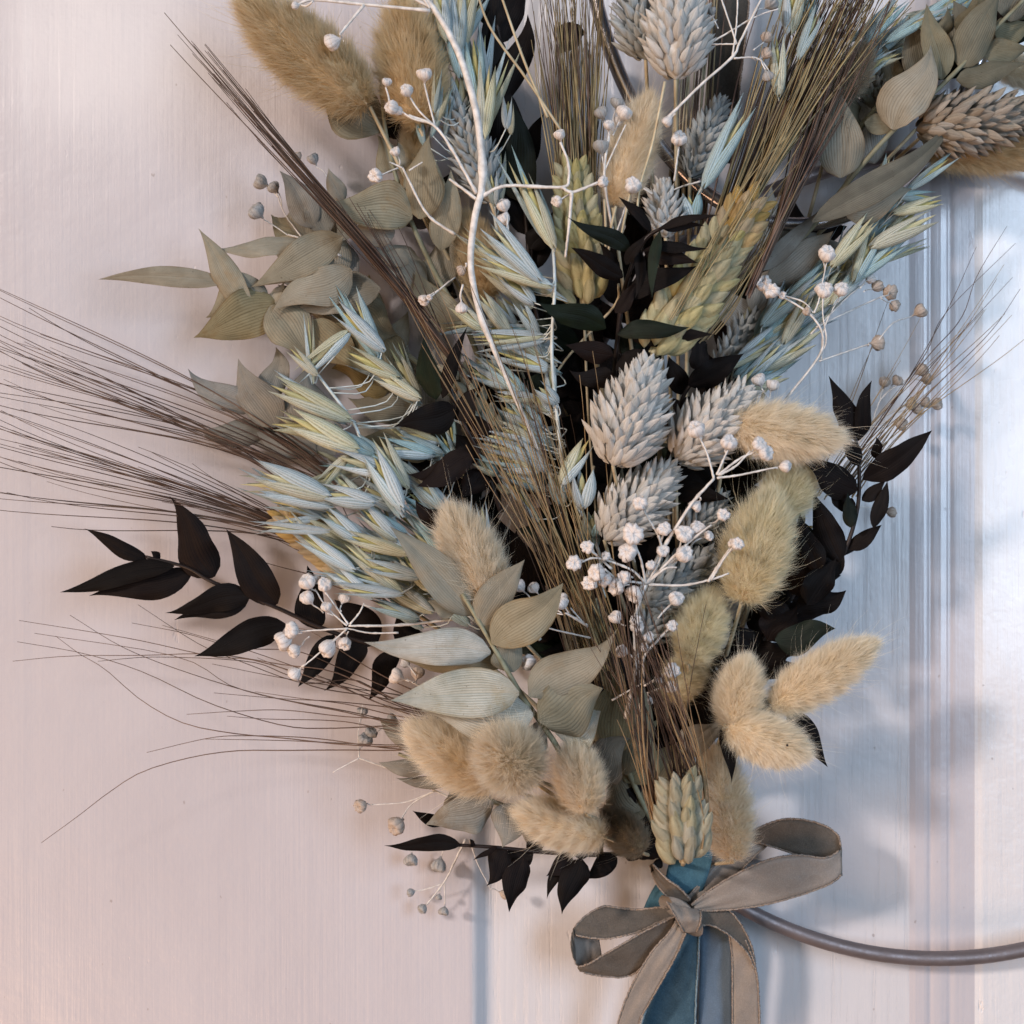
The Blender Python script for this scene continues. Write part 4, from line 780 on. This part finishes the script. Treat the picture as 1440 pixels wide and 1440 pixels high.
for pts in ([(1180, 680), (1290, 520), (1350, 450), (1374, 388), (1416, 318)], [(1170, 690), (1260, 560), (1330, 440), (1373, 347)], [(1190, 690), (1300, 560), (1390, 470), (1435, 406)], [(1190, 680), (1290, 540), (1350, 470), (1424, 390)], [(1160, 700), (1230, 600), (1300, 500), (1330, 440), (1428, 342)]):
    hair(wG, pts, 28, 20, 0.00024, 'awn')
wH = wheat('small olive wheat ear deep in the middle beside the white bud cluster', (822, 905), (812, 820), 34, 44, 'grain', rows=7, stem=False)
wI = thing('grass_stalks', 'bundle of straight brown stalks standing behind the grey grass head at top', 'stalks', P(1000, 330, 18))
for i in range(26):
    x0 = random.uniform(935, 1000); x1 = x0 + random.uniform(10, 40); g = Geo().tube(spline([P(x0, 330, 18 + random.uniform(0, 8)), P((x0 + x1) / 2 + random.gauss(0, 4), 140, 22), P(x1, -40, 20 + random.uniform(0, 10))], 10), random.uniform(.0003, .0007), .0003, nu=5)
    part('stalk', g, random.choice((M['awn'], M['awn_olive'], M['awn'], M['straw'])), wI)
wJ = thing('grass_stalks', 'pale straw stalks running down through the dark gap left of the upright canary head', 'stalks', P(850, 700, 40))
for pts in ([(822, 455), (826, 560), (832, 650), (838, 720)], [(870, 400), (864, 430), (800, 500), (760, 560)], [(935, 115), (918, 200), (900, 262), (896, 300)], [(888, 262), (880, 300), (872, 340)], [(850, 280), (852, 330), (850, 380)], [(866, 290), (858, 330), (855, 370)], [(835, 655), (825, 700), (815, 730)], [(862, 655), (855, 700), (852, 740)], [(770, 165), (735, 80), (700, -20)], [(790, 185), (740, 110), (690, 40), (668, -20)]):
    g = Geo().tube(spline([P(x, y, 62 if y < 420 else 46) for x, y in pts], 14), .00055, .00045, nu=6); part('stalk', g, M['straw'], wJ)

# ============================================================ canary grass
canary('large upright pale canary grass head at the very centre', (862, 655), (916, 503), 116, 66, n=190)
canary('pale canary grass head leaning right beside the horizontal bunny tail', (950, 648), (1058, 540), 100, 58, n=170)
canary('grey canary grass head just below the central upright one', (850, 760), (952, 650), 96, 56, n=160)
canary('grey canary grass head behind the white bud cluster', (905, 850), (1012, 775), 86, 42, 'bract_blue', n=140)
canary('blue grey canary grass head between the white buds and the bunny tails', (965, 760), (1022, 690), 66, 40, 'bract_blue', n=100)
canary('lowest blue grey canary grass head under the white bud stems', (900, 900), (960, 830), 70, 36, 'bract_blue', n=100)
canary('big grey cream canary grass head cut by the top edge', (950, 112), (958, -45), 104, 62, 'bract', n=170)
canary('grey canary grass head tucked behind the big one at the top edge', (908, 84), (885, -50), 84, 50, 'bract_blue', n=120)
canary('small grey canary grass head left of the brown awn sheaf', (970, 250), (1018, 132), 66, 38, 'bract_blue', n=110)
canary('small pale canary grass head peeping above the black narrow leaves', (936, 335), (930, 248), 66, 50, n=90)
canary('brown grey canary grass head lying horizontally at the right edge', (1288, 182), (1475, 160), 100, 44, 'bract_brown', n=170)
canary('dull canary grass head behind the sage leaves at upper right', (1232, 170), (1232, 60), 62, 28, 'bract_brown', n=90)
canary('blue grey canary grass head behind the thick white stem at upper left', (690, 285), (632, 120), 76, 34, 'bract_blue', n=150)
canary('faint blue grey canary grass head under the right oat sprig', (1010, 520), (1100, 400), 60, 20, 'bract_blue', n=90)

# ============================================================ bunny tails
bunny('brown tinged bunny tail with its tip at the upper left of the picture', (520, 150), (336, -2), 122, 46, 'fur_brown')
bunny('upright bunny tail behind the white stem at top left', (590, 180), (565, -5), 118, 38, 'fur_brown')
bunny('small tan bunny tail half hidden behind the upper sage leaf', (588, 290), (580, 165), 56, 26, 'fur_brown')
bunny('tan bunny tail peeping between oats and the white stem', (690, 420), (655, 300), 72, 30, 'fur_brown')
bunny('slender tan bunny tail crossed by a straw stem at top centre', (862, 292), (915, 132), 82, 46, 'fur')
bunny('cream bunny tail standing on its own between oats and pale leaves', (695, 855), (630, 710), 100, 58, 'fur')
bunny('long horizontal bunny tail above the right black branch', (1022, 598), (1188, 618), 96, 62, 'fur')
bunny('bunny tail in shade below the horizontal one', (1085, 735), (1135, 640), 86, 48, 'fur_green')
bunny('large upright bunny tail beside the black leaves at centre right', (1042, 850), (1088, 690), 112, 60, 'fur_green')
bunny('round greenish bunny tail under the large upright one', (968, 935), (1004, 828), 84, 52, 'fur_green')
bunny('half hidden bunny tail wedged beneath the round greenish one', (935, 985), (990, 915), 66, 42, 'fur_green')
bunny('upright tan bunny tail left in the lower right trio', (1028, 1028), (1052, 922), 82, 62, 'fur')
bunny('pointed bunny tail sticking out over the white door at right', (1082, 996), (1232, 902), 84, 62, 'fur')
bunny('lower bunny tail of the right trio with a small dark speck', (1020, 1020), (1140, 1062), 86, 66, 'fur')
bunny('hanging tan bunny tail just right of the small wheat ear', (1032, 1212), (1005, 1050), 90, 48, 'fur')
bunny('left cream bunny tail of the bottom group with its tip to the left', (705, 1105), (572, 1020), 104, 52, 'fur')
bunny('round cream bunny tail facing the viewer at the bottom centre', (735, 1090), (695, 1040), 112, 64, 'fur', dz=26, bend=(860, 1170))
bunny('round bunny tail right of the two big bottom ones', (825, 1145), (805, 1040), 82, 60, 'fur')
bunny('lowest bunny tail lying above the low black branch', (852, 1178), (722, 1138), 84, 48, 'fur')
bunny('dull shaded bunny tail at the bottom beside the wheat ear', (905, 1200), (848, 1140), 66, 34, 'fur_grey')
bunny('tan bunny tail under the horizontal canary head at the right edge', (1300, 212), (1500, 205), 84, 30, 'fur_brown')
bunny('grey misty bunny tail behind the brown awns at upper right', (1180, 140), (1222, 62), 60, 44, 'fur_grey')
bunny('pale bunny tail cut by the right edge near the top', (1400, 95), (1500, 110), 56, 26, 'fur')
g_ = thing('dark_speck', 'tiny dark speck stuck on the lower bunny tail of the right trio', 'speck', P(1107, 1048, 79)); add('speck', Geo().grid(np.array([[P(1107, 1048, 79) - g_.location[:] + np.array([math.cos(q) * math.sin(p), math.sin(q) * math.sin(p), math.cos(p)]) * 0.00045 for q in np.linspace(0, 6.283, 9)[:-1]] for p in np.linspace(0.01, 3.13, 7)]), True).mesh('speck', M['dark_stem']), g_)

# ============================================================ oats
oats('large pale blue oat sprig fanning left of centre over the brown awns', [(760, 900), (680, 800), (600, 740), (520, 660), (500, 600), (447, 527)], [
    (475, 433, 542, 494, 28, 'b', 48), (417, 529, 493, 465, 30, 'b', 50), (410, 492, 447, 528, 18, 'y', 52), (492, 497, 562, 532, 28, 'y', 44), (530, 527, 592, 562, 26, 'y', 46), (550, 493, 592, 562, 24, 'y', 42), (386, 544, 496, 592, 32, 'y', 50), (408, 586, 506, 634, 38, 'y', 52), (455, 605, 530, 640, 26, 'd', 48), (450, 682, 492, 638, 18, 'b', 50), (466, 640, 560, 668, 34, 'b', 50), (535, 628, 612, 640, 28, 'd', 44), (560, 615, 625, 640, 24, 'd', 42), (620, 610, 648, 660, 20, 'd', 40),
    (362, 662, 466, 700, 36, 'b', 54), (364, 682, 470, 712, 26, 'b', 50), (452, 692, 528, 708, 34, 'b', 54), (522, 636, 566, 716, 36, 'b', 56), (500, 620, 560, 660, 24, 'd', 48), (585, 670, 622, 716, 26, 'd', 44), (550, 650, 602, 690, 28, 'd', 44), (570, 690, 625, 730, 26, 'd', 42), (505, 680, 570, 720, 28, 'b', 46)], 48)
oats('lower pale blue oat sprig lying over the golden wheat ear at left', [(780, 960), (700, 900), (640, 850), (570, 800), (510, 750), (470, 715)], [
    (358, 740, 464, 747, 17, 'b', 54), (455, 718, 512, 762, 30, 'b', 50), (505, 712, 560, 760, 28, 'b', 50), (420, 753, 500, 803, 24, 'b', 54), (480, 750, 575, 780, 26, 'b', 54), (488, 768, 566, 834, 26, 'y', 50), (510, 794, 594, 812, 26, 'b', 52), (465, 800, 525, 842, 24, 'b', 50), (468, 828, 568, 836, 18, 'b', 52), (560, 770, 606, 832, 28, 'd', 46), (575, 740, 632, 800, 26, 'd', 44), (590, 790, 636, 850, 28, 'd', 46), (545, 820, 610, 862, 26, 'd', 44), (610, 830, 660, 880, 26, 'd', 40), (520, 845, 590, 870, 22, 'd', 42), (565, 705, 612, 760, 24, 'd', 42), (450, 770, 520, 812, 24, 'd', 44), (640, 790, 680, 850, 24, 'd', 40), (430, 735, 500, 770, 24, 'y', 42), (515, 735, 590, 790, 28, 'b', 46)], 48)
oats('white oat sprig with open husks in the upper middle beside the thick white stem', [(795, 690, 50), (785, 600, 54), (776, 500, 58), (780, 405, 60), (778, 350, 60)], [
    (736, 246, 780, 350, 30, 'y', 64), (685, 312, 762, 398, 28, 'b', 64), (670, 338, 742, 402, 24, 'y', 60), (674, 362, 778, 404, 26, 'b', 62), (700, 380, 752, 428, 30, 'b', 54), (729, 425, 758, 475, 22, 'b', 50), (676, 416, 718, 470, 24, 'y', 52), (668, 474, 766, 472, 20, 'y', 56), (675, 484, 766, 478, 20, 'b', 56), (735, 470, 768, 505, 28, 'b', 50), (690, 510, 745, 562, 24, 'd', 48), (698, 557, 758, 560, 20, 'b', 50), (720, 570, 762, 600, 30, 'd', 46), (706, 570, 745, 600, 26, 'd', 44), (755, 542, 785, 568, 26, 'b', 58), (672, 620, 764, 650, 22, 'b', 52), (678, 635, 765, 660, 24, 'd', 50), (708, 650, 760, 662, 26, 'b', 50), (722, 590, 780, 630, 28, 'd', 44), (668, 645, 700, 668, 22, 'd', 44), (640, 430, 690, 470, 24, 'y', 44), (655, 520, 715, 545, 22, 'b', 46), (700, 600, 755, 622, 22, 'b', 48), (690, 455, 740, 500, 22, 'b', 50), (715, 500, 775, 520, 24, 'b', 54), (720, 620, 775, 665, 24, 'b', 50), (700, 660, 770, 690, 22, 'd', 46), (655, 590, 700, 600, 20, 'y', 42)], 54)
oats('two plump oat husks and blue bells left below the central canary head', [(850, 840, 36), (840, 770, 44), (800, 690, 54)], [
    (826, 622, 788, 682, 32, 'y', 60), (818, 660, 820, 716, 36, 'b', 58), (780, 660, 790, 712, 30, 'd', 50), (836, 716, 832, 756, 34, 'd', 50), (676, 708, 686, 760, 15, 'b', 54), (820, 735, 838, 770, 30, 'd', 42)], 50)
oats('upright oat spikelets at the top left between bunny tail and black leaves', [(700, 330, 30), (680, 210, 36), (655, 90, 40), (640, 10, 40)], [
    (615, -20, 630, 60, 28, 'y', 44), (645, -20, 645, 75, 30, 'd', 44), (662, -25, 650, 70, 28, 'y', 42), (634, 40, 648, 110, 26, 'd', 40), (664, 42, 676, 165, 30, 'd', 42), (688, 96, 680, 197, 28, 'y', 46), (660, 60, 660, 130, 26, 'd', 38), (616, 98, 610, 160, 14, 'd', 46), (628, 125, 616, 170, 14, 'd', 46), (715, 138, 712, 182, 16, 'b', 50), (586, 160, 596, 205, 14, 'd', 36), (690, 240, 696, 290, 20, 'd', 40), (640, 100, 648, 150, 24, 'd', 36), (600, 20, 625, 90, 24, 'd', 38)], 40)
oats('single blue green oat spikelet beside the brown awn sheaf at upper centre', [(955, 330, 44), (975, 290, 50), (988, 262, 54)], [(1054, 148, 988, 265, 30, 'd', 66), (968, 272, 975, 312, 30, 'd', 50)], 50)
oats('olive and blue oat spikelets near the top edge right of centre', [(1085, 240, 30), (1100, 140, 36), (1120, 60, 40), (1150, -20, 40)], [
    (1092, 56, 1095, 138, 24, 'y', 56), (1088, 90, 1098, 140, 22, 'd', 52), (1118, -30, 1110, 50, 34, 'y', 52), (1152, 14, 1122, 84, 22, 'd', 56), (1100, -30, 1108, 40, 26, 'd', 48), (1145, -30, 1135, 30, 28, 'd', 44)], 48)
spk = []
path_r = [(1035, 545), (1080, 490), (1140, 425), (1200, 370), (1262, 318)]
for i in range(62):
    t_ = random.random() * 3.95; k_ = int(t_); u = t_ - k_; x = path_r[k_][0] * (1 - u) + path_r[k_ + 1][0] * u; y = path_r[k_][1] * (1 - u) + path_r[k_ + 1][1] * u
    off = random.uniform(-34, 34) * (1 - t_ / 9); a_ = math.radians(-44 + random.gauss(0, 11) + off * 0.15); l_ = random.uniform(62, 90)
    x += off * .7; y += off * .7
    spk.append((x + math.cos(a_) * l_ * .6, y + math.sin(a_) * l_ * .6, x - math.cos(a_) * l_ * .4, y - math.sin(a_) * l_ * .4, random.uniform(17, 24), random.choice('dddyb'), random.uniform(22, 40)))
oats('long turquoise oat sprig slanting up right beneath the sage leaves', [(1000, 600, 24), (1080, 500, 26), (1160, 410, 28), (1240, 340, 28)], spk + [(1340, 219, 1276, 268, 18, 'd', 44), (1318, 278, 1262, 276, 20, 'd', 40), (1322, 282, 1255, 300, 22, 'y', 42), (1312, 304, 1222, 348, 30, 'y', 44), (1268, 342, 1195, 398, 22, 'd', 40), (1252, 220, 1240, 262, 16, 'd', 42), (1225, 308, 1168, 376, 26, 'y', 44), (1234, 318, 1200, 398, 24, 'd', 42), (1208, 320, 1180, 360, 22, 'd', 40)], 32)
spk = []
for i in range(26):
    x = random.uniform(1215, 1400); y = 78 - (x - 1215) * 0.36 + random.gauss(0, 16); a_ = math.radians(-34 + random.gauss(0, 10)); l_ = random.uniform(60, 90)
    spk.append((x + math.cos(a_) * l_ * .5, y + math.sin(a_) * l_ * .5, x - math.cos(a_) * l_ * .5, y - math.sin(a_) * l_ * .5, random.uniform(16, 23), random.choice('dddy'), random.uniform(24, 38)))
oats('blue green oat sprig along the top edge behind the upper right leaves', [(1160, 170, 22), (1230, 90, 26), (1310, 40, 28), (1400, 0, 28)], spk + [(1268, 0, 1215, 62, 22, 'd', 44), (1322, 12, 1245, 60, 20, 'd', 46), (1250, 75, 1200, 120, 20, 'd', 40)], 30)

# ============================================================ white bud sprigs
sprig('thick white stem curving down from the top left with forked bud twigs', [
    [(575, -30, 60), (612, 15, 62), (645, 75, 64), (668, 150, 66), (677, 215, 66), (678, 262, 66), (667, 310, 66), (662, 370, 64), (672, 430, 62), (690, 480, 60), (725, 560, 54), (760, 640, 48)],
    [(678, 276, 66), (700, 264, 67), (725, 261, 67), (790, 263, 68), (800, 250, 68), (798, 225, 68), (788, 200, 68)], [(790, 263, 68), (806, 270, 68), (842, 256, 68)], [(804, 270, 68), (800, 320, 66), (795, 362, 64)],
    [(670, 272, 66), (640, 218, 66), (612, 178, 66), (575, 162, 64)], [(605, 15, 62), (510, 6, 60), (440, 0, 60), (415, 8, 60)], [(512, 7, 60), (478, 48, 60)], [(670, 280, 66), (632, 252, 62)], [(605, 12, 62), (585, -20, 62)], [(612, 14, 62), (560, -14, 60)]],
    [(787, 189, 9, 798, 225, 68), (848, 256, 9, 806, 270, 68), (783, 283, 9, 804, 272, 67), (597, 104, 11, 612, 178, 68), (572, 127, 10, 612, 178, 68), (544, 115, 7, 548, 150, 64), (551, 151, 10, 600, 172, 66), (560, 156, 7, 600, 172, 64), (415, 8, 7, 440, 2, 60), (467, 60, 11, 478, 48, 62), (708, 288, 10, 712, 330, 62), (708, 307, 10, 714, 350, 60), (649, 380, 8, 655, 370, 62, 'bud_tan'), (649, 434, 9, 651, 400, 62)], 65, r=0.0013)
sprig('small white buds on grey twigs before the sage leaves at upper left', [[(640, 330, 50), (600, 300, 50), (566, 236, 50)], [(575, 240, 50), (594, 228, 50)], [(566, 236, 50), (548, 228, 50)]],
      [(556, 213, 8, 562, 232), (528, 247, 10, 560, 236), (596, 422, 9, 632, 395), (604, 418, 5, 640, 390)], 50)
sprig('greyish buds floating left of the straight dark awns at upper left', [[(480, 360, 20), (430, 338, 20), (405, 330, 20)], [(425, 335, 20), (400, 300, 20), (388, 268, 20)]],
      [(440, 223, 10, 460, 250, 16), (417, 220, 7, 450, 260, 14, 'bud_tan'), (366, 256, 11, 392, 278, 20), (384, 263, 10, 396, 290, 20), (360, 297, 13, 405, 331, 22)], 20, bud='bud_grey', gauge=.8)
sprig('grey bud twig forking at the top edge above the slanting oat spikelet', [[(935, 170, 66), (985, 120, 68), (1030, 80, 68), (1040, 60, 68), (1065, 10, 68), (1080, -20, 68)], [(1030, 80, 68), (1036, 30, 68), (1038, -20, 68)], [(1036, 62, 68), (1015, 0, 68), (1010, -20, 68)], [(1032, 82, 68), (1065, 82, 66), (1082, 100, 66)], [(1035, 62, 68), (1000, 62, 66)], [(1000, 60, 66), (1060, 25, 66), (1095, 12, 66)]],
      [(1080, 108, 9, 1070, 84, 66, 'bud_grey'), (1001, 15, 7, 1010, 40, 64, 'bud_grey'), (1085, 4, 10, 1065, 14, 62, 'bud_grey'), (938, 171, 9, 950, 160, 66), (1078, 52, 8, 1060, 70, 60, 'bud_tan'), (1078, 75, 8, 1058, 80, 60, 'bud_tan')], 67, gauge=.9)
sprig('cluster of white and grey buds above the slender tan bunny tail', [[(862, 330, 52), (850, 250, 54), (856, 190, 54)], [(850, 240, 54), (880, 175, 54)], [(948, 255, 56), (952, 225, 58), (955, 200, 58)], [(866, 330, 54), (880, 290, 56), (890, 268, 60)], [(905, 265, 54), (920, 275, 54)], [(985, 255, 52), (960, 262, 52), (945, 268, 52)]],
      [(845, 158, 10, 856, 190, 52, 'bud_grey'), (868, 144, 9, 862, 180, 50, 'bud_grey'), (878, 158, 12, 866, 180, 54), (856, 176, 8, 856, 200, 56), (845, 205, 11, 850, 240, 54, 'bud_grey'), (955, 195, 11, 952, 225, 60), (890, 261, 12, 885, 285, 64), (870, 170, 8, 862, 190, 50)], 54)
sprig('pinkish white bud sprig forking over the turquoise oats at right', [
    [(1060, 620, 36), (1105, 562, 44), (1148, 507, 50), (1158, 480, 52), (1150, 455, 54), (1130, 435, 54), (1098, 416, 54)], [(1148, 507, 50), (1162, 480, 52), (1157, 440, 54), (1158, 405, 54)], [(1145, 440, 54), (1152, 420, 54), (1163, 365, 54)], [(1098, 414, 54), (1130, 425, 54), (1144, 440, 54)], [(1155, 505, 50), (1160, 460, 50), (1183, 412, 50)], [(1152, 508, 50), (1190, 495, 46), (1228, 482, 42)], [(1140, 470, 50), (1190, 420, 42), (1218, 396, 36)], [(1148, 460, 50), (1200, 435, 42), (1245, 415, 36)]],
    [(1074, 399, 11, 1095, 412, 56), (1085, 409, 12, 1098, 415, 57), (1100, 415, 6, 1110, 420, 56), (1135, 438, 6, 1145, 445, 54, 'bud_tan'), (1163, 357, 12, 1160, 380, 56), (1159, 408, 13, 1158, 425, 54), (1183, 407, 12, 1178, 425, 52), (1235, 482, 11, 1222, 484, 42, 'bud_tan'), (1224, 392, 9, 1210, 405, 36), (1234, 402, 9, 1215, 410, 36, 'bud_tan'), (1252, 411, 11, 1238, 418, 36, 'bud_tan'), (1258, 430, 9, 1240, 420, 36, 'bud_tan'), (1295, 437, 11, 1236, 478, 34, 'bud_tan'), (1067, 534, 11, 1080, 560, 50), (1087, 541, 10, 1080, 565, 50)], 50, gauge=.9)
sprig('faint beige buds among the thin awns above the right black branch', [[(1185, 660, 14), (1225, 600, 14), (1262, 575, 14)], [(1225, 605, 14), (1240, 560, 14), (1280, 530, 14)], [(1215, 610, 14), (1250, 590, 14)], [(1190, 712, 14), (1235, 714, 14)]],
      [(1244, 537, 9, 1238, 562, 14), (1262, 535, 8, 1245, 556, 14), (1297, 520, 10, 1280, 530, 14), (1304, 533, 9, 1282, 534, 14), (1282, 568, 10, 1262, 575, 14), (1302, 566, 8, 1270, 572, 14), (1318, 568, 9, 1275, 574, 14), (1268, 597, 9, 1245, 592, 14), (1290, 575, 8, 1262, 580, 14), (1254, 720, 9, 1236, 714, 8)], 14, bud='bud_tan', gauge=.8)
sprig('bright white bud sprig with four long stalks over the leaning canary head', [
    [(905, 822, 66), (930, 775, 72), (970, 712, 78), (1004, 673, 80)], [(1004, 673, 80), (995, 640, 80), (982, 612, 80)], [(1008, 668, 80), (1018, 645, 80), (1024, 632, 80)], [(1008, 672, 80), (1040, 668, 80), (1092, 657, 80)], [(1010, 668, 80), (1040, 645, 80), (1062, 636, 80)], [(1012, 668, 80), (1035, 655, 80), (1055, 634, 80)]],
    [(979, 604, 13, 986, 618, 82), (1025, 622, 13, 1020, 636, 82), (1068, 625, 12, 1056, 638, 82), (1077, 637, 11, 1060, 640, 82), (1105, 656, 9, 1092, 658, 80), (978, 712, 9, 985, 700, 76)], 80, r=.0007)
sprig('dense cluster of bright white buds in the centre right of the bouquet', [
    [(880, 1010, 58), (893, 940, 62), (893, 870, 66), (908, 822, 70)], [(908, 822, 70), (902, 790, 74), (894, 768, 76)], [(908, 820, 70), (885, 800, 74), (840, 785, 76), (818, 790, 78)], [(908, 822, 70), (940, 790, 74), (972, 760, 76), (1000, 738, 78)], [(912, 822, 70), (960, 823, 72), (1000, 815, 74), (1025, 806, 74)], [(1000, 816, 74), (1015, 790, 76), (1030, 770, 78)], [(996, 818, 74), (1010, 795, 75), (1026, 772, 76)], [(910, 820, 70), (935, 800, 74), (952, 798, 74)], [(905, 820, 70), (870, 815, 72), (850, 800, 74)], [(908, 818, 70), (935, 800, 72), (950, 785, 72)], [(926, 752, 74), (915, 735, 76), (905, 718, 78)], [(926, 752, 74), (930, 780, 74), (912, 818, 70)], [(860, 800, 72), (838, 780, 74), (826, 772, 76)]],
    [(900, 708, 11, 908, 725, 80), (890, 751, 15, 895, 772, 80), (883, 777, 14, 893, 790, 76), (934, 744, 11, 928, 768, 76), (962, 751, 12, 950, 780, 76), (974, 749, 10, 962, 772, 72), (981, 742, 10, 966, 765, 74), (997, 753, 8, 970, 770, 74), (962, 779, 12, 940, 795, 76), (1017, 724, 10, 1002, 736, 80), (1037, 765, 10, 1028, 775, 80), (1030, 764, 7, 1024, 775, 78), (807, 792, 12, 822, 789, 80), (826, 769, 10, 836, 780, 80), (839, 805, 13, 860, 808, 80), (829, 820, 12, 855, 812, 78), (850, 815, 11, 868, 815, 76), (867, 826, 13, 885, 822, 74), (852, 782, 7, 868, 795, 76), (892, 835, 13, 905, 822, 72), (878, 812, 10, 890, 812, 74), (951, 842, 12, 925, 870, 72), (932, 775, 9, 925, 785, 74), (915, 795, 8, 912, 808, 74)], 70, r=.0008)
sprig('white buds and short twigs lower right of the dense white cluster', [[(900, 1000, 56), (905, 960, 60), (905, 925, 64), (925, 900, 68), (940, 885, 70)], [(905, 935, 62), (885, 920, 62)], [(895, 900, 64), (900, 960, 60)], [(905, 965, 62), (930, 950, 66), (940, 945, 68)], [(910, 975, 62), (935, 965, 66)], [(860, 985, 66), (905, 960, 66)]],
      [(945, 880, 9, 936, 890, 74), (894, 873, 9, 898, 890, 70), (896, 882, 10, 898, 895, 68), (912, 896, 9, 908, 912, 72), (874, 916, 9, 890, 925, 68), (865, 868, 9, 880, 880, 66), (945, 943, 11, 935, 950, 74), (944, 966, 10, 930, 962, 72), (926, 955, 7, 915, 960, 70), (915, 985, 6, 910, 975, 70), (905, 910, 7, 900, 920, 66)], 66)
sprig('white bud trio behind the tip of the pale sage leaf', [[(826, 880, 56), (806, 868, 60), (795, 862, 62)], [(826, 882, 56), (802, 855, 60)], [(830, 897, 56), (790, 888, 60), (760, 880, 60)], [(780, 930, 56), (765, 930, 58)]],
      [(730, 824, 10, 745, 840, 58), (750, 826, 10, 758, 845, 58), (788, 846, 13, 800, 862, 64), (773, 862, 7, 792, 864, 60), (743, 932, 13, 770, 928, 60), (642, 923, 8, 660, 930, 48, 'bud_tan'), (770, 850, 6, 790, 862, 58)], 60)
sprig('left white bud sprig with radiating stalks over the black leaves', [[(640, 870, 36), (575, 878, 40), (530, 880, 44), (490, 880, 46)], [(488, 880, 46), (460, 855, 46), (443, 828, 46)], [(490, 878, 46), (470, 850, 46), (452, 825, 46)], [(490, 884, 46), (450, 886, 46), (420, 888, 46)], [(488, 884, 46), (465, 905, 46), (425, 938, 46)], [(575, 872, 40), (540, 860, 42), (510, 850, 42)], [(560, 890, 42), (520, 890, 44), (490, 884, 46)], [(492, 878, 46), (505, 862, 46), (512, 848, 46)], [(590, 965, 40), (572, 955, 42)]],
      [(432, 818, 12, 446, 832, 48), (445, 814, 8, 450, 828, 44), (457, 822, 11, 458, 836, 48), (432, 840, 12, 455, 862, 48), (459, 853, 9, 468, 866, 48), (484, 840, 10, 480, 860, 44), (410, 886, 12, 430, 888, 48), (398, 901, 12, 425, 890, 46), (413, 915, 12, 435, 895, 46), (460, 912, 13, 475, 895, 46), (485, 905, 11, 490, 888, 46), (414, 948, 9, 430, 934, 44), (557, 950, 12, 575, 958, 42), (587, 945, 11, 580, 960, 40, 'bud_tan'), (570, 932, 8, 585, 950, 38)], 46, r=.0006)
sprig('grey bud twig dangling below the wavy awns at lower left', [[(640, 1125, 26), (612, 1112, 26), (570, 1090, 26), (505, 1066, 26)], [(505, 1066, 26), (468, 1086, 26)], [(505, 1066, 26), (504, 1030, 26), (510, 990, 26)], [(610, 1110, 26), (600, 1088, 26)], [(617, 1110, 26), (612, 1092, 26)], [(612, 1112, 26), (570, 1128, 26), (520, 1132, 26)], [(612, 1112, 26), (580, 1130, 26), (565, 1150, 26)]],
      [(514, 1040, 11, 506, 1055, 26, 'bud_grey'), (522, 1030, 9, 508, 1045, 26, 'bud_grey'), (552, 1012, 10, 530, 1030, 24, 'bud_grey'), (510, 1000, 8, 505, 1020, 24, 'bud_grey'), (507, 1133, 11, 520, 1132, 28, 'bud_tan'), (557, 1161, 13, 566, 1150, 28, 'bud_tan')], 26, gauge=.75)
sprig('faint grey bud sprig close to the door under the low black branch', [[(655, 1180, 10), (640, 1210, 10), (625, 1240, 10), (600, 1272, 10)], [(625, 1240, 10), (626, 1270, 10)], [(625, 1242, 10), (600, 1250, 10), (580, 1254, 10)], [(628, 1180, 10), (622, 1200, 10)], [(660, 1180, 8), (672, 1215, 8), (690, 1250, 8)]],
      [(578, 1210, 11, 580, 1190, 10), (617, 1218, 11, 622, 1200, 10), (577, 1255, 6, 584, 1254, 10), (594, 1278, 7, 602, 1270, 10), (624, 1282, 8, 626, 1268, 10), (710, 1257, 8, 690, 1250, 8, 'bud_tan'), (617, 1262, 5, 620, 1250, 9)], 10, bud='bud_grey', gauge=.75)
